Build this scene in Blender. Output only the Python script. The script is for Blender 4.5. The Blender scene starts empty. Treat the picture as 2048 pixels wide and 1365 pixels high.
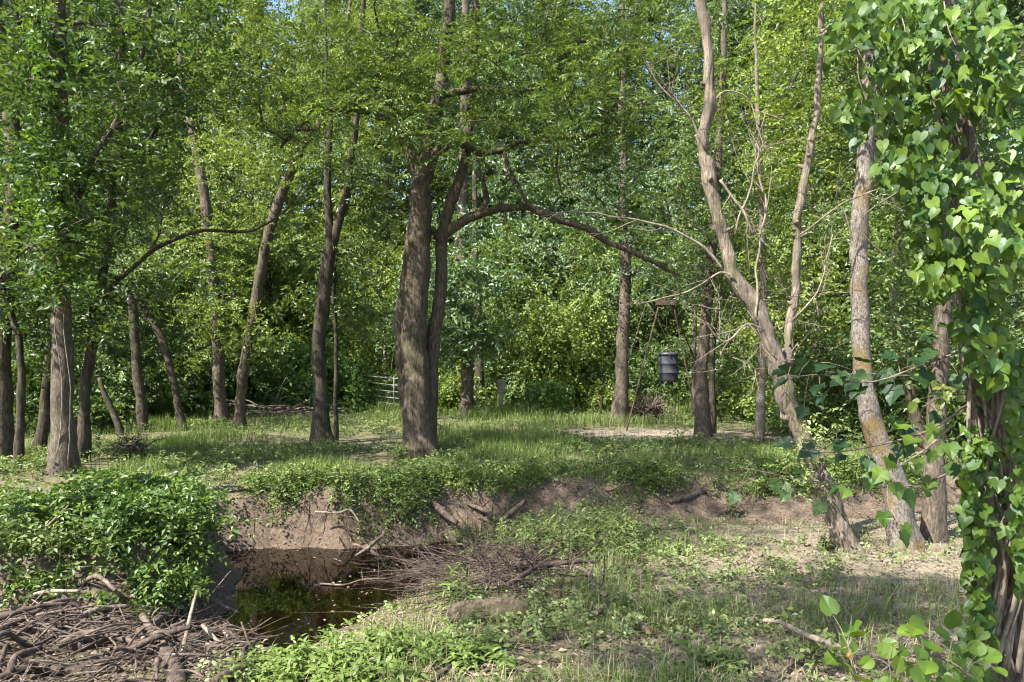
import bpy, math, random
import numpy as np
from mathutils import Vector, Matrix

# ------------------------------------------------------------------ camera, sky, sun, exposure
sc = bpy.context.scene
COL = sc.collection
F, CZ, HY = 1500.0, 1.6, 735.0          # focal length in photo pixels, eye height, horizon row
cam_d = bpy.data.cameras.new('camera')
cam_d.sensor_width = 36.0
cam_d.lens = F / 2048 * 36
cam_d.shift_y = (HY - 682.5) / 2048
cam_d.clip_start = 0.05
cam_d.clip_end = 2000
cam = bpy.data.objects.new('camera', cam_d)
COL.objects.link(cam)
cam.location = (0, 0, CZ)
cam.rotation_euler = (math.radians(90), 0, 0)
sc.camera = cam

SUN_EL, SUN_AZ = math.radians(50), math.radians(232)     # azimuth clockwise from +Y: high, left and behind the camera
to_sun = Vector((math.sin(SUN_AZ) * math.cos(SUN_EL), math.cos(SUN_AZ) * math.cos(SUN_EL), math.sin(SUN_EL)))
w = bpy.data.worlds.new('World')
sc.world = w
w.use_nodes = True
nt = w.node_tree
bg = nt.nodes['Background']
sky = nt.nodes.new('ShaderNodeTexSky')
sky.sky_type = 'NISHITA'
sky.sun_disc = False
sky.sun_elevation = SUN_EL
sky.sun_rotation = SUN_AZ
sky.air_density = 1.0
sky.dust_density = 1.5
nt.links.new(sky.outputs[0], bg.inputs[0])
bg.inputs[1].default_value = 0.105
sd = bpy.data.lights.new('sun', 'SUN')
sd.energy = 4.8
sd.angle = math.radians(0.53)
sd.color = (1.0, 0.95, 0.86)
sun = bpy.data.objects.new('sun', sd)
COL.objects.link(sun)
sun.rotation_euler = to_sun.to_track_quat('Z', 'Y').to_euler()
sun.location = to_sun * 60
sc.view_settings.view_transform = 'Standard'
sc.view_settings.look = 'None'
sc.view_settings.gamma = 1
sc.view_settings.exposure = 1.9
cy = sc.cycles
cy.max_bounces = 7
cy.diffuse_bounces = 4
cy.transmission_bounces = 4
cy.glossy_bounces = 3
cy.transparent_max_bounces = 6
cy.sample_clamp_indirect = 6
cy.caustics_reflective = False
cy.caustics_refractive = False
cy.use_denoising = True
cy.filter_width = 1.1
cy.use_adaptive_sampling = True
cy.adaptive_threshold = 0.03

# ------------------------------------------------------------------ helpers
rng = np.random.default_rng(7)
random.seed(7)
TRIS = [0]

def nrm(a):
    return a / np.maximum(np.linalg.norm(a, axis=-1, keepdims=True), 1e-9)

def _hash(ix, iy, iz, s):
    h = (ix.astype(np.int64) * 374761393 + iy.astype(np.int64) * 668265263 + iz.astype(np.int64) * 2147483647 + s * 974634777)
    h = (h ^ (h >> 13)) * 1274126177
    h = h & 0xffffffff
    h = (h ^ (h >> 16)) & 0xffffff
    return h / float(0xffffff)

def vnoise(p, s=0):
    p = np.asarray(p, float)
    i = np.floor(p).astype(np.int64)
    f = p - i
    f = f * f * (3 - 2 * f)
    r = 0
    for dx in (0, 1):
        for dy in (0, 1):
            for dz in (0, 1):
                wgt = (f[:, 0] if dx else 1 - f[:, 0]) * (f[:, 1] if dy else 1 - f[:, 1]) * (f[:, 2] if dz else 1 - f[:, 2])
                r = r + wgt * _hash(i[:, 0] + dx, i[:, 1] + dy, i[:, 2] + dz, s)
    return r * 2 - 1

def fbm2(x, y, sc_, s=0, o=3):
    r, a = 0, 1.0
    for k in range(o):
        r = r + a * vnoise(np.stack([x * sc_, y * sc_, np.full_like(x, 3.7 * k)], 1), s + k)
        sc_ *= 2.03
        a *= 0.5
    return r

def sstep(a, b, x):
    t = np.clip((x - a) / (b - a), 0, 1)
    return t * t * (3 - 2 * t)

def P(px, py, d):
    return np.array([(px - 1024) / F * d, d, CZ - (py - HY) / F * d])

class MB:
    """collects geometry; build() links it as one mesh object"""
    def __init__(s):
        s.v, s.t, s.q, s.a, s.n = [], [], [], [], 0
    def add(s, v, tris=None, quads=None, tint=0.5):
        v = np.asarray(v, float).reshape(-1, 3)
        if tris is not None and len(tris):
            s.t.append(np.asarray(tris, np.int64).reshape(-1, 3) + s.n)
        if quads is not None and len(quads):
            s.q.append(np.asarray(quads, np.int64).reshape(-1, 4) + s.n)
        s.v.append(v)
        s.a.append(np.broadcast_to(np.asarray(tint, float), (len(v),)))
        s.n += len(v)
    def mesh(s, name, off=(0, 0, 0), smooth=True):
        me = bpy.data.meshes.new(name)
        v = np.concatenate(s.v) - np.asarray(off, float)
        t = np.concatenate(s.t) if s.t else np.zeros((0, 3), np.int64)
        q = np.concatenate(s.q) if s.q else np.zeros((0, 4), np.int64)
        TRIS[0] += len(t) + 2 * len(q)
        me.vertices.add(len(v))
        me.vertices.foreach_set('co', v.ravel().astype(np.float32))
        lv = np.concatenate([t.ravel(), q.ravel()]).astype(np.int32)
        me.loops.add(len(lv))
        me.loops.foreach_set('vertex_index', lv)
        st = np.concatenate([np.arange(len(t)) * 3, len(t) * 3 + np.arange(len(q)) * 4]).astype(np.int32)
        me.polygons.add(len(st))
        me.polygons.foreach_set('loop_start', st)
        me.polygons.foreach_set('use_smooth', np.full(len(st), smooth))
        at = me.attributes.new('tint', 'FLOAT', 'POINT')
        at.data.foreach_set('value', np.concatenate(s.a).astype(np.float32))
        me.update(calc_edges=True)
        return me
    def build(s, name, mat, parent=None, smooth=True, kind=None):
        off = parent.location if parent is not None else (0, 0, 0)
        if parent is not None and parent.parent is not None:
            off = Vector(off) + parent.parent.location
        me = s.mesh(name, off, smooth)
        me.materials.append(mat)
        o = bpy.data.objects.new(name, me)
        COL.objects.link(o)
        if parent is not None:
            o.parent = parent
        if kind:
            o['kind'] = kind
        return o

def tag(o, label=None, cat=None, group=None, kind=None):
    if label: o['label'] = label
    if cat: o['category'] = cat
    if group: o['group'] = group
    if kind: o['kind'] = kind
    return o

def thing(name, label, cat, loc, group=None):
    o = bpy.data.objects.new(name, None)
    o.empty_display_size = 0.2
    COL.objects.link(o)
    o.location = Vector([float(c) for c in loc])
    return tag(o, label, cat, group)

def spline(pts, step):
    """Catmull-Rom through rows of any width (first 3 columns are the position)"""
    p = np.asarray(pts, float)
    if len(p) < 3:
        n = max(2, int(np.linalg.norm(p[1, :3] - p[0, :3]) / step) + 1)
        t = np.linspace(0, 1, n)[:, None]
        return p[0] * (1 - t) + p[1] * t
    e = np.vstack([2 * p[0] - p[1], p, 2 * p[-1] - p[-2]])
    out = []
    for i in range(1, len(e) - 2):
        n = max(2, int(np.linalg.norm(e[i + 1, :3] - e[i, :3]) / step) + 1)
        t = np.linspace(0, 1, n, endpoint=False)[:, None]
        a, b, c, d = e[i - 1], e[i], e[i + 1], e[i + 2]
        out.append(0.5 * (2 * b + (c - a) * t + (2 * a - 5 * b + 4 * c - d) * t ** 2 + (3 * b - a - 3 * c + d) * t ** 3))
    out.append(p[-1:])
    return np.concatenate(out)

def tube(mb, path, rad, sides=8, rough=0.0, rfreq=3.0, ridge=0.0, nridge=9, seed=0, tint=0.5, cap=True, flute=0.0, flute_len=0.6):
    p = np.asarray(path, float)[:, :3]
    r = np.maximum(np.asarray(rad, float), 0.0008)
    n = len(p)
    tg = nrm(np.gradient(p, axis=0))
    ref = np.array([1.0, 0, 0]) if abs(tg[0, 0]) < 0.8 else np.array([0, 1.0, 0])
    u = np.zeros((n, 3))
    cur = nrm(ref - tg[0] * ref.dot(tg[0]))
    for i in range(n):
        cur = cur - tg[i] * cur.dot(tg[i])
        cur = cur / max(np.linalg.norm(cur), 1e-9)
        u[i] = cur
    vv = np.cross(tg, u)
    th = np.linspace(0, 2 * math.pi, sides, endpoint=False)
    dirs = u[:, None] * np.cos(th)[None, :, None] + vv[:, None] * np.sin(th)[None, :, None]
    rr = np.repeat(r[:, None], sides, 1)
    s_len = np.concatenate([[0], np.cumsum(np.linalg.norm(np.diff(p, axis=0), axis=1))])
    if rough > 0:
        q = (p[:, None] + dirs * r[:, None, None]).reshape(-1, 3) * rfreq
        rr = rr * (1 + rough * vnoise(q, seed).reshape(n, sides) + rough * 0.5 * vnoise(q * 2.3, seed + 5).reshape(n, sides))
    if ridge > 0:
        T = np.repeat(th[None], n, 0)
        S = np.repeat(s_len[:, None], sides, 1)
        wob = vnoise(np.stack([S.ravel() * 3, T.ravel() * 2, np.zeros(S.size)], 1), seed + 9).reshape(n, sides)
        a = np.abs(np.sin(T * nridge * 0.5 + wob * 2.2 + S * 0.7))
        brk = vnoise(np.stack([S.ravel() * 9, T.ravel() * nridge * 0.5, np.zeros(S.size)], 1), seed + 11).reshape(n, sides)
        rr = rr * (1 + ridge * (a - 0.6) + ridge * 0.6 * brk)
    if flute > 0:
        T = th[None]
        S = s_len[:, None]
        rr = rr * (1 + flute * np.exp(-S / flute_len) * (np.sin(T * 3 + seed) + 0.6 * np.sin(T * 5 + 2 * seed)))
    v = (p[:, None] + dirs * rr[:, :, None]).reshape(-1, 3)
    i = np.arange(n - 1)[:, None] * sides
    j = np.arange(sides)[None]
    j2 = (j + 1) % sides
    quads = np.stack([i + j, i + j2, i + sides + j2, i + sides + j], -1).reshape(-1, 4)
    tris = []
    if cap:
        v = np.vstack([v, p[0] - tg[0] * r[0] * 0.1, p[-1] + tg[-1] * r[-1] * 0.3])
        k = n * sides
        jj = np.arange(sides)
        tris = np.concatenate([np.stack([np.full(sides, k), (jj + 1) % sides, jj], 1),
                               np.stack([np.full(sides, k + 1), (n - 1) * sides + jj, (n - 1) * sides + (jj + 1) % sides], 1)])
    mb.add(v, tris, quads, tint)

# leaf templates: (along, across, out) unit coordinates + triangles
KITE = (np.array([[0, 0, 0], [.42, .5, .10], [1, 0, -.10], [.42, -.5, .10]]), np.array([[0, 2, 1], [0, 3, 2]]))
LANCE = (np.array([[0, 0, 0], [.3, .5, .06], [.3, -.5, .06], [.68, .36, .02], [.68, -.36, .02], [1, 0, -.16]]),
         np.array([[0, 2, 1], [1, 2, 4], [1, 4, 3], [3, 4, 5]]))
def _heart(lobes):
    o = [[0.06, 0.0, 0]] + lobes + [[1.0, 0, -.12]]
    right = [[a, -b, c] for a, b, c in lobes]
    v = np.array(o + right)
    n = len(lobes)
    tris = []
    mid = len(v)
    v = np.vstack([v, [0.45, 0, -0.05]])
    ring = [0] + list(range(1, n + 1)) + [n + 1]
    for a, b in zip(ring[:-1], ring[1:]):
        tris.append([mid, b, a])
    ring2 = [0] + list(range(n + 2, 2 * n + 2)) + [n + 1]
    for a, b in zip(ring2[:-1], ring2[1:]):
        tris.append([mid, a, b])
    return v, np.array(tris)
HEART = _heart([[-.10, .18, .03], [-.04, .40, .05], [.16, .50, .06], [.42, .44, .05], [.70, .22, 0]])
ROUND = _heart([[-.05, .15, .03], [.05, .38, .06], [.30, .52, .07], [.60, .48, .05], [.85, .25, 0]])
LOBED = _heart([[-.06, .16, .02], [-.02, .38, .04], [.18, .42, .05], [.40, .56, .03], [.50, .36, .03], [.76, .22, 0]])

def place(mb, tmpl, pos, d, nn, size, width, tint):
    tv, tf = tmpl
    d = nrm(d)
    sd_ = nrm(np.cross(nn, d))
    up = np.cross(d, sd_)
    size = np.broadcast_to(np.asarray(size, float), (len(pos),))
    L = size[:, None, None]
    v = pos[:, None] + L * (tv[None, :, 0:1] * d[:, None] + width * tv[None, :, 1:2] * sd_[:, None] + tv[None, :, 2:3] * up[:, None])
    k = len(tv)
    f = tf[None] + (np.arange(len(pos)) * k)[:, None, None]
    mb.add(v.reshape(-1, 3), f.reshape(-1, 3), None, np.repeat(np.broadcast_to(tint, (len(pos),)), k))

def sprays(mb, C, R, s, k, L, ll, lw, g=None, droop=0.3, tmpl=KITE, el=(-0.05, 0.35), flat=0.6, ctint=None, upj=0.35):
    """leafy twigs round the clump centres C: s twigs each with k leaves"""
    g = g or rng
    C = np.asarray(C, float)
    if not len(C): return
    n = len(C) * s
    R = np.repeat(np.broadcast_to(np.asarray(R, float), (len(C),)), s)
    o = np.repeat(C, s, 0) + g.normal(size=(n, 3)) * np.stack([R, R, R * flat], 1) * 0.55
    az = g.uniform(0, 2 * math.pi, n)
    e = g.normal(el[0], el[1], n)
    d = np.stack([np.cos(az) * np.cos(e), np.sin(az) * np.cos(e), np.sin(e)], 1)
    up = nrm(np.array([0, 0, 1.0]) + g.normal(size=(n, 3)) * upj)
    side = nrm(np.cross(d, up))
    up = np.cross(side, d)
    t = (np.arange(k) + 0.6) / k
    sg = np.where(np.arange(k) % 2, 1.0, -1.0)
    Ls = L * g.uniform(0.7, 1.3, n)
    pos = o[:, None] + d[:, None] * (t[None, :] * Ls[:, None])[:, :, None]
    pos[:, :, 2] -= droop * Ls[:, None] * t[None] ** 2
    ld = d[:, None] * 0.6 + side[:, None] * (sg[None, :, None] * 0.85) + np.array([0, 0, -0.22]) + g.normal(size=(n, k, 3)) * 0.22
    ln = up[:, None] + g.normal(size=(n, k, 3)) * (0.25 + 0.45 * upj)
    if ctint is None:
        ctint = g.uniform(-0.3, 0.26, len(C))
    ti = 0.5 + np.repeat(ctint, s)[:, None] + g.normal(0, 0.09, (n, 1)) + g.normal(0, 0.19, (n, k))
    sz = ll * g.uniform(0.65, 1.25, (n, k))
    place(mb, tmpl, pos.reshape(-1, 3), ld.reshape(-1, 3), ln.reshape(-1, 3), sz.ravel(), lw / ll, np.clip(ti, 0, 1).ravel())

def in_blobs(blobs, g=None, shell=0.45):
    """clump centres inside pixel blobs (px,py,depth, rx,ry in px, rd in m, n)"""
    g = g or rng
    out = []
    for (px, py, d, rx, ry, rd, n) in blobs:
        q = nrm(g.normal(size=(n, 3))) * (g.uniform(shell ** 3, 1, n) ** (1 / 3))[:, None]
        for a in q:
            out.append(P(px + a[0] * rx, py + a[1] * ry, d + a[2] * rd))
    return np.array(out).reshape(-1, 3)

def grow(mb, pool, targets, rt=0.006, power=0.5, sides=5, rmax=0.09, up=0.25, g=None, wig=0.06):
    """branches that link every clump to the nearest wood already there"""
    g = g or rng
    nodes = [np.array(p, float) for p in pool]
    par = [-1] * len(nodes)
    arr = np.array(nodes)
    d0 = np.array([np.min(np.linalg.norm(arr - t, axis=1)) for t in targets])
    segs = []
    for i in np.argsort(d0):
        t = targets[i]
        dv = t - arr
        dist = np.linalg.norm(dv, axis=1)
        cost = dist * (1 + 0.9 * np.clip(-dv[:, 2] / (dist + 1e-6), 0, 1))
        j = int(np.argmin(cost))
        a = arr[j]
        L = dist[j]
        m = max(2, int(L / 0.45) + 1)
        c1 = a + (t - a) * 0.4 + np.array([0, 0, up * L]) + g.normal(size=3) * wig * L
        tt = np.linspace(0, 1, m + 1)[1:, None]
        pts = (1 - tt) ** 2 * a + 2 * tt * (1 - tt) * c1 + tt ** 2 * t
        pts[:-1] += g.normal(size=(m - 1, 3)) * wig * 0.35 * min(L, 1.5)
        ids = []
        pj = j
        for q in pts:
            nodes.append(q)
            par.append(pj)
            pj = len(nodes) - 1
            ids.append(pj)
        arr = np.vstack([arr, pts])
        segs.append((j, ids))
    cnt = np.zeros(len(nodes))
    for j, ids in segs:
        cnt[ids[-1]] += 1
    for k in range(len(nodes) - 1, -1, -1):
        if par[k] >= 0:
            cnt[par[k]] += cnt[k]
    rad = np.minimum(rt * np.maximum(cnt, 1) ** power, rmax)
    for j, ids in segs:
        path = np.array([nodes[j]] + [nodes[k] for k in ids])
        r = np.concatenate([[rad[ids[0]]], rad[ids]])
        r[-1] *= 0.4
        tube(mb, path, r, sides if r[0] > 0.012 else 4, seed=j, cap=False)

def dead_twig(mb, a, d, L, r, depth, g, droop=0.0, sides=5, curl=0.25, fork=3):
    n = max(4, int(L / 0.12))
    pts = [np.array(a, float)]
    d = nrm(np.asarray(d, float))
    for i in range(n):
        d = nrm(d + g.normal(size=3) * curl * 0.5 + np.array([0, 0, -droop / n]))
        pts.append(pts[-1] + d * L / n)
    pts = np.array(pts)
    rr = np.linspace(r, r * 0.25, len(pts))
    tube(mb, pts, rr, sides if r > 0.006 else 4, rough=0.08, rfreq=12, seed=int(g.integers(99)))
    if depth > 0:
        for k in range(fork):
            i = int(g.integers(max(1, n // 4), n))
            nd = nrm(nrm(pts[i] - pts[i - 1]) + g.normal(size=3) * 0.75)
            dead_twig(mb, pts[i], nd, L * g.uniform(0.3, 0.6), rr[i] * 0.65, depth - 1, g, droop, 4, curl, fork)

# ------------------------------------------------------------------ materials
def mat(name):
    m = bpy.data.materials.new(name)
    m.use_nodes = True
    m.node_tree.nodes.clear()
    return m, m.node_tree.nodes, m.node_tree.links

def leaf_mat(name, dark, light, trans=0.42, tcol=None, gloss=0.025, rough=0.5):
    m, N, L = mat(name)
    out = N.new('ShaderNodeOutputMaterial')
    at = N.new('ShaderNodeAttribute'); at.attribute_name = 'tint'
    oi = N.new('ShaderNodeObjectInfo')
    ad = N.new('ShaderNodeMath'); ad.operation = 'MULTIPLY_ADD'
    L.new(oi.outputs['Random'], ad.inputs[0]); ad.inputs[1].default_value = 0.16
    ad.use_clamp = True
    sb = N.new('ShaderNodeMath'); sb.operation = 'SUBTRACT'; sb.inputs[1].default_value = 0.08
    L.new(at.outputs['Fac'], sb.inputs[0]); L.new(sb.outputs[0], ad.inputs[2])
    mx = N.new('ShaderNodeMix'); mx.data_type = 'RGBA'
    mx.inputs[6].default_value = (*dark, 1); mx.inputs[7].default_value = (*light, 1)
    L.new(ad.outputs[0], mx.inputs[0])
    df = N.new('ShaderNodeBsdfDiffuse'); L.new(mx.outputs[2], df.inputs[0])
    tr = N.new('ShaderNodeBsdfTranslucent')
    tm = N.new('ShaderNodeMix'); tm.data_type = 'RGBA'; tm.blend_type = 'MULTIPLY'; tm.inputs[0].default_value = 1
    L.new(mx.outputs[2], tm.inputs[6]); tm.inputs[7].default_value = (*(tcol or (1.25, 1.2, 0.6)), 1)
    L.new(tm.outputs[2], tr.inputs[0])
    m1 = N.new('ShaderNodeMixShader'); m1.inputs[0].default_value = trans
    L.new(df.outputs[0], m1.inputs[1]); L.new(tr.outputs[0], m1.inputs[2])
    gl = N.new('ShaderNodeBsdfGlossy'); gl.inputs['Roughness'].default_value = rough
    gl.inputs[0].default_value = (0.9, 0.95, 1, 1)
    m2 = N.new('ShaderNodeMixShader'); m2.inputs[0].default_value = gloss
    L.new(m1.outputs[0], m2.inputs[1]); L.new(gl.outputs[0], m2.inputs[2])
    L.new(m2.outputs[0], out.inputs[0])
    return m

def bark_mat(name, c1, c2, fine=22, stretch=0.16, bump=0.6, lichen=None, lichen_amt=0.5, moss=0.0, patch=None):
    m, N, L = mat(name)
    out = N.new('ShaderNodeOutputMaterial')
    pb = N.new('ShaderNodeBsdfPrincipled'); pb.inputs['Roughness'].default_value = 0.9
    pb.inputs['Specular IOR Level'].default_value = 0.2
    tc = N.new('ShaderNodeTexCoord')
    mp = N.new('ShaderNodeMapping'); mp.inputs['Scale'].default_value = (1, 1, stretch)
    L.new(tc.outputs['Object'], mp.inputs[0])
    n1 = N.new('ShaderNodeTexNoise'); n1.inputs['Scale'].default_value = fine; n1.inputs['Detail'].default_value = 6; n1.inputs['Roughness'].default_value = 0.65
    n1.inputs['Distortion'].default_value = 0.6
    L.new(mp.outputs[0], n1.inputs['Vector'])
    r1 = N.new('ShaderNodeValToRGB'); r1.color_ramp.elements[0].position = 0.36; r1.color_ramp.elements[1].position = 0.66
    r1.color_ramp.elements[0].color = (*c1, 1); r1.color_ramp.elements[1].color = (*c2, 1)
    L.new(n1.outputs['Fac'], r1.inputs[0])
    col = r1.outputs[0]
    def over(col, color, scale, lo, hi, amt, detail=4):
        n = N.new('ShaderNodeTexNoise'); n.inputs['Scale'].default_value = scale; n.inputs['Detail'].default_value = detail; n.inputs['Roughness'].default_value = 0.7
        L.new(tc.outputs['Object'], n.inputs['Vector'])
        r = N.new('ShaderNodeMapRange'); r.inputs[1].default_value = lo; r.inputs[2].default_value = hi; r.inputs[4].default_value = amt
        L.new(n.outputs['Fac'], r.inputs[0])
        x = N.new('ShaderNodeMix'); x.data_type = 'RGBA'; x.inputs[7].default_value = (*color, 1)
        L.new(r.outputs[0], x.inputs[0]); L.new(col, x.inputs[6])
        return x.outputs[2]
    col = over(col, tuple(0.55 * c for c in c1), 2.2, 0.5, 0.72, 0.7)
    if lichen: col = over(col, lichen, 7, 0.56, 0.66, lichen_amt, 8)
    if moss: col = over(col, (0.07, 0.085, 0.02), 3.0, 0.5, 0.62, moss, 7)
    if patch: col = over(col, patch, 1.6, 0.5, 0.6, 0.8, 6)
    L.new(col, pb.inputs['Base Color'])
    bm = N.new('ShaderNodeBump'); bm.inputs['Strength'].default_value = bump; bm.inputs['Distance'].default_value = 0.02
    L.new(n1.outputs['Fac'], bm.inputs['Height']); L.new(bm.outputs[0], pb.inputs['Normal'])
    L.new(pb.outputs[0], out.inputs[0])
    return m

def plain_mat(name, c1, c2, scale=8, rough=0.7, metal=0.0, bump=0.1, detail=5, lo=0.35, hi=0.65):
    m, N, L = mat(name)
    out = N.new('ShaderNodeOutputMaterial')
    pb = N.new('ShaderNodeBsdfPrincipled'); pb.inputs['Roughness'].default_value = rough; pb.inputs['Metallic'].default_value = metal
    tc = N.new('ShaderNodeTexCoord')
    n1 = N.new('ShaderNodeTexNoise'); n1.inputs['Scale'].default_value = scale; n1.inputs['Detail'].default_value = detail
    L.new(tc.outputs['Object'], n1.inputs['Vector'])
    r1 = N.new('ShaderNodeValToRGB'); r1.color_ramp.elements[0].position = lo; r1.color_ramp.elements[1].position = hi
    r1.color_ramp.elements[0].color = (*c1, 1); r1.color_ramp.elements[1].color = (*c2, 1)
    L.new(n1.outputs['Fac'], r1.inputs[0]); L.new(r1.outputs[0], pb.inputs['Base Color'])
    bm = N.new('ShaderNodeBump'); bm.inputs['Strength'].default_value = bump; bm.inputs['Distance'].default_value = 0.02
    L.new(n1.outputs['Fac'], bm.inputs['Height']); L.new(bm.outputs[0], pb.inputs['Normal'])
    L.new(pb.outputs[0], out.inputs[0])
    return m

M = {}
M['locust'] = leaf_mat('leaf_locust', (0.028, 0.066, 0.012), (0.165, 0.235, 0.050))
M['oak'] = leaf_mat('leaf_oak', (0.025, 0.062, 0.013), (0.120, 0.185, 0.040), gloss=0.03)
M['elm'] = leaf_mat('leaf_elm', (0.028, 0.066, 0.013), (0.160, 0.230, 0.050), gloss=0.04)
M['yellow'] = leaf_mat('leaf_sunny', (0.052, 0.100, 0.014), (0.270, 0.340, 0.070))  # yellow-green leaf, light end raised so background foliage looks sunlit
M['blue'] = leaf_mat('leaf_cool', (0.022, 0.064, 0.017), (0.135, 0.220, 0.062), gloss=0.05)
M['vine'] = leaf_mat('leaf_vine', (0.040, 0.110, 0.010), (0.180, 0.285, 0.040), gloss=0.04)
M['nearvine'] = leaf_mat('leaf_near_vine', (0.026, 0.076, 0.006), (0.150, 0.232, 0.022), gloss=0.028)
M['shadevine'] = leaf_mat('leaf_shaded', (0.013, 0.038, 0.013), (0.045, 0.088, 0.022), gloss=0.022, trans=0.25)  # leaf colour lowered to stand for the shade on these twigs
M['weed'] = leaf_mat('leaf_weed', (0.055, 0.092, 0.024), (0.210, 0.262, 0.088), trans=0.3, gloss=0.022)
M['bramble'] = leaf_mat('leaf_bramble', (0.035, 0.088, 0.013), (0.170, 0.250, 0.048), gloss=0.03)
M['grass'] = leaf_mat('grass_blade', (0.050, 0.096, 0.018), (0.195, 0.262, 0.062), trans=0.3)
M['drygrass'] = leaf_mat('grass_dry', (0.17, 0.135, 0.08), (0.42, 0.36, 0.24), trans=0.2, tcol=(1, 0.95, 0.8))
M['litter'] = leaf_mat('leaf_litter', (0.060, 0.042, 0.028), (0.31, 0.245, 0.18), trans=0.08, tcol=(1, 0.9, 0.7), gloss=0.02)
M['redleaf'] = plain_mat('berry_red', (0.5, 0.05, 0.01), (0.7, 0.12, 0.02), 20, 0.35)
M['bark_main'] = bark_mat('bark_main', (0.0320, 0.0240, 0.0176), (0.1240, 0.0960, 0.0680), 34, 0.22, 1.0, lichen=(0.2080, 0.1920, 0.1440), lichen_amt=0.4, moss=0.3)
M['bark_grey'] = bark_mat('bark_grey', (0.0432, 0.0338, 0.0259), (0.1476, 0.1188, 0.0900), 38, 0.30, 0.8, lichen=(0.2304, 0.2016, 0.1584), lichen_amt=0.45)
M['bark_dark'] = bark_mat('bark_dark', (0.0221, 0.0170, 0.0136), (0.0892, 0.0697, 0.0510), 30, 0.22, 0.9, lichen=(0.1700, 0.1573, 0.1190), lichen_amt=0.4, moss=0.3)
M['bark_speck'] = bark_mat('bark_speckled', (0.0600, 0.0496, 0.0416), (0.2720, 0.2400, 0.2080), 60, 0.5, 0.8, lichen=(0.3360, 0.3040, 0.2640), lichen_amt=0.55, patch=(0.1520, 0.1040, 0.0360))
M['bark_dead'] = bark_mat('dead_wood', (0.070, 0.055, 0.043), (0.29, 0.235, 0.185), 34, 0.14, 1.0, lichen=(0.075, 0.063, 0.052), lichen_amt=0.9, moss=0.5, patch=(0.135, 0.115, 0.095))
M['bark_vine'] = bark_mat('bark_furrowed', (0.040, 0.032, 0.025), (0.195, 0.155, 0.115), 30, 0.2, 1.0, lichen=(0.28, 0.24, 0.19), lichen_amt=0.4)
M['twig'] = bark_mat('twig_wood', (0.10, 0.08, 0.06), (0.26, 0.22, 0.17), 25, 0.4, 0.3)
M['twigpale'] = bark_mat('twig_pale', (0.1200, 0.0960, 0.0720), (0.2960, 0.2480, 0.1960), 25, 0.4, 0.3)
M['drift'] = bark_mat('driftwood', (0.042, 0.031, 0.025), (0.170, 0.130, 0.102), 24, 0.5, 0.6, lichen=(0.30, 0.25, 0.20), lichen_amt=0.5)  # brown wood, darkened further for the shade over the jam
M['driftdark'] = bark_mat('driftwood_dark', (0.030, 0.022, 0.018), (0.115, 0.085, 0.07), 24, 0.5, 0.6)  # dark brown wood, its tone also carries the shade over the jam
M['cutwood'] = plain_mat('cut_wood', (0.30, 0.17, 0.09), (0.50, 0.33, 0.18), 30, 0.85)
M['rust'] = plain_mat('rusty_steel', (0.036, 0.023, 0.018), (0.088, 0.052, 0.038), 25, 0.85, 0.2, 0.2)
M['drum'] = plain_mat('drum_shaded_paint', (0.013, 0.015, 0.022), (0.030, 0.033, 0.044), 5, 0.8, 0.0, 0.05, 8)  # dark paint, lowered further for the shade the drum hangs in
M['drumlid'] = plain_mat('drum_lid', (0.02, 0.022, 0.028), (0.05, 0.052, 0.062), 9, 0.5, 0.1, 0.05)
M['galv'] = plain_mat('galvanised', (0.11, 0.11, 0.105), (0.20, 0.20, 0.19), 14, 0.7, 0.3, 0.05)
M['post'] = bark_mat('weathered_post', (0.16, 0.13, 0.10), (0.36, 0.31, 0.25), 24, 0.1, 0.6)
M['fungus'] = plain_mat('bracket_fungus', (0.30, 0.22, 0.15), (0.55, 0.45, 0.34), 18, 0.8)

# ------------------------------------------------------------------ ground and creek
ZW = -0.75
def Wp(px, py, h):
    d = F * h / (py - HY)
    return ((px - 1024) / F * d, d)
WPOLY = np.array([Wp(a, b, CZ - ZW) for a, b in [(457, 1112), (590, 1104), (738, 1107), (850, 1091), (960, 1084), (1030, 1080), (930, 1108), (870, 1118), (800, 1150),
                  (808, 1184), (745, 1208), (640, 1256), (545, 1298), (450, 1296), (462, 1258), (515, 1228), (512, 1200), (485, 1150)]])
BPOLY = np.array([(-3.62, 9.55), (-2.9, 9.72), (-1.9, 9.68), (-1.0, 10.1), (0.2, 10.35), (1.9, 10.3), (3.0, 10.45), (4.3, 10.7), (6.7, 11.4), (10, 11.9), (40, 13),
                  (40, 1.5), (3, 2.0), (0, 2.4), (-3, 2.8), (-6, 3.6), (-9, 4.4), (-9, 5.2), (-6, 5.7), (-4.3, 5.95), (-3.3, 6.3), (-2.75, 6.9), (-2.72, 7.5), (-3.1, 8.4), (-3.45, 9.0)])

def sdf(poly, x, y):
    p = np.stack([x, y], 1)
    d = np.full(len(p), 1e9)
    inside = np.zeros(len(p), bool)
    n = len(poly)
    for i in range(n):
        a, b = poly[i], poly[(i + 1) % n]
        e = b - a
        wv = p - a
        t = np.clip((wv @ e) / (e @ e), 0, 1)
        d = np.minimum(d, np.linalg.norm(wv - t[:, None] * e, axis=1))
        c = (a[1] > y) != (b[1] > y)
        xi = a[0] + (y - a[1]) * e[0] / (e[1] if e[1] else 1e-9)
        inside ^= c & (x < xi)
    return np.where(inside, -d, d)

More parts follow.
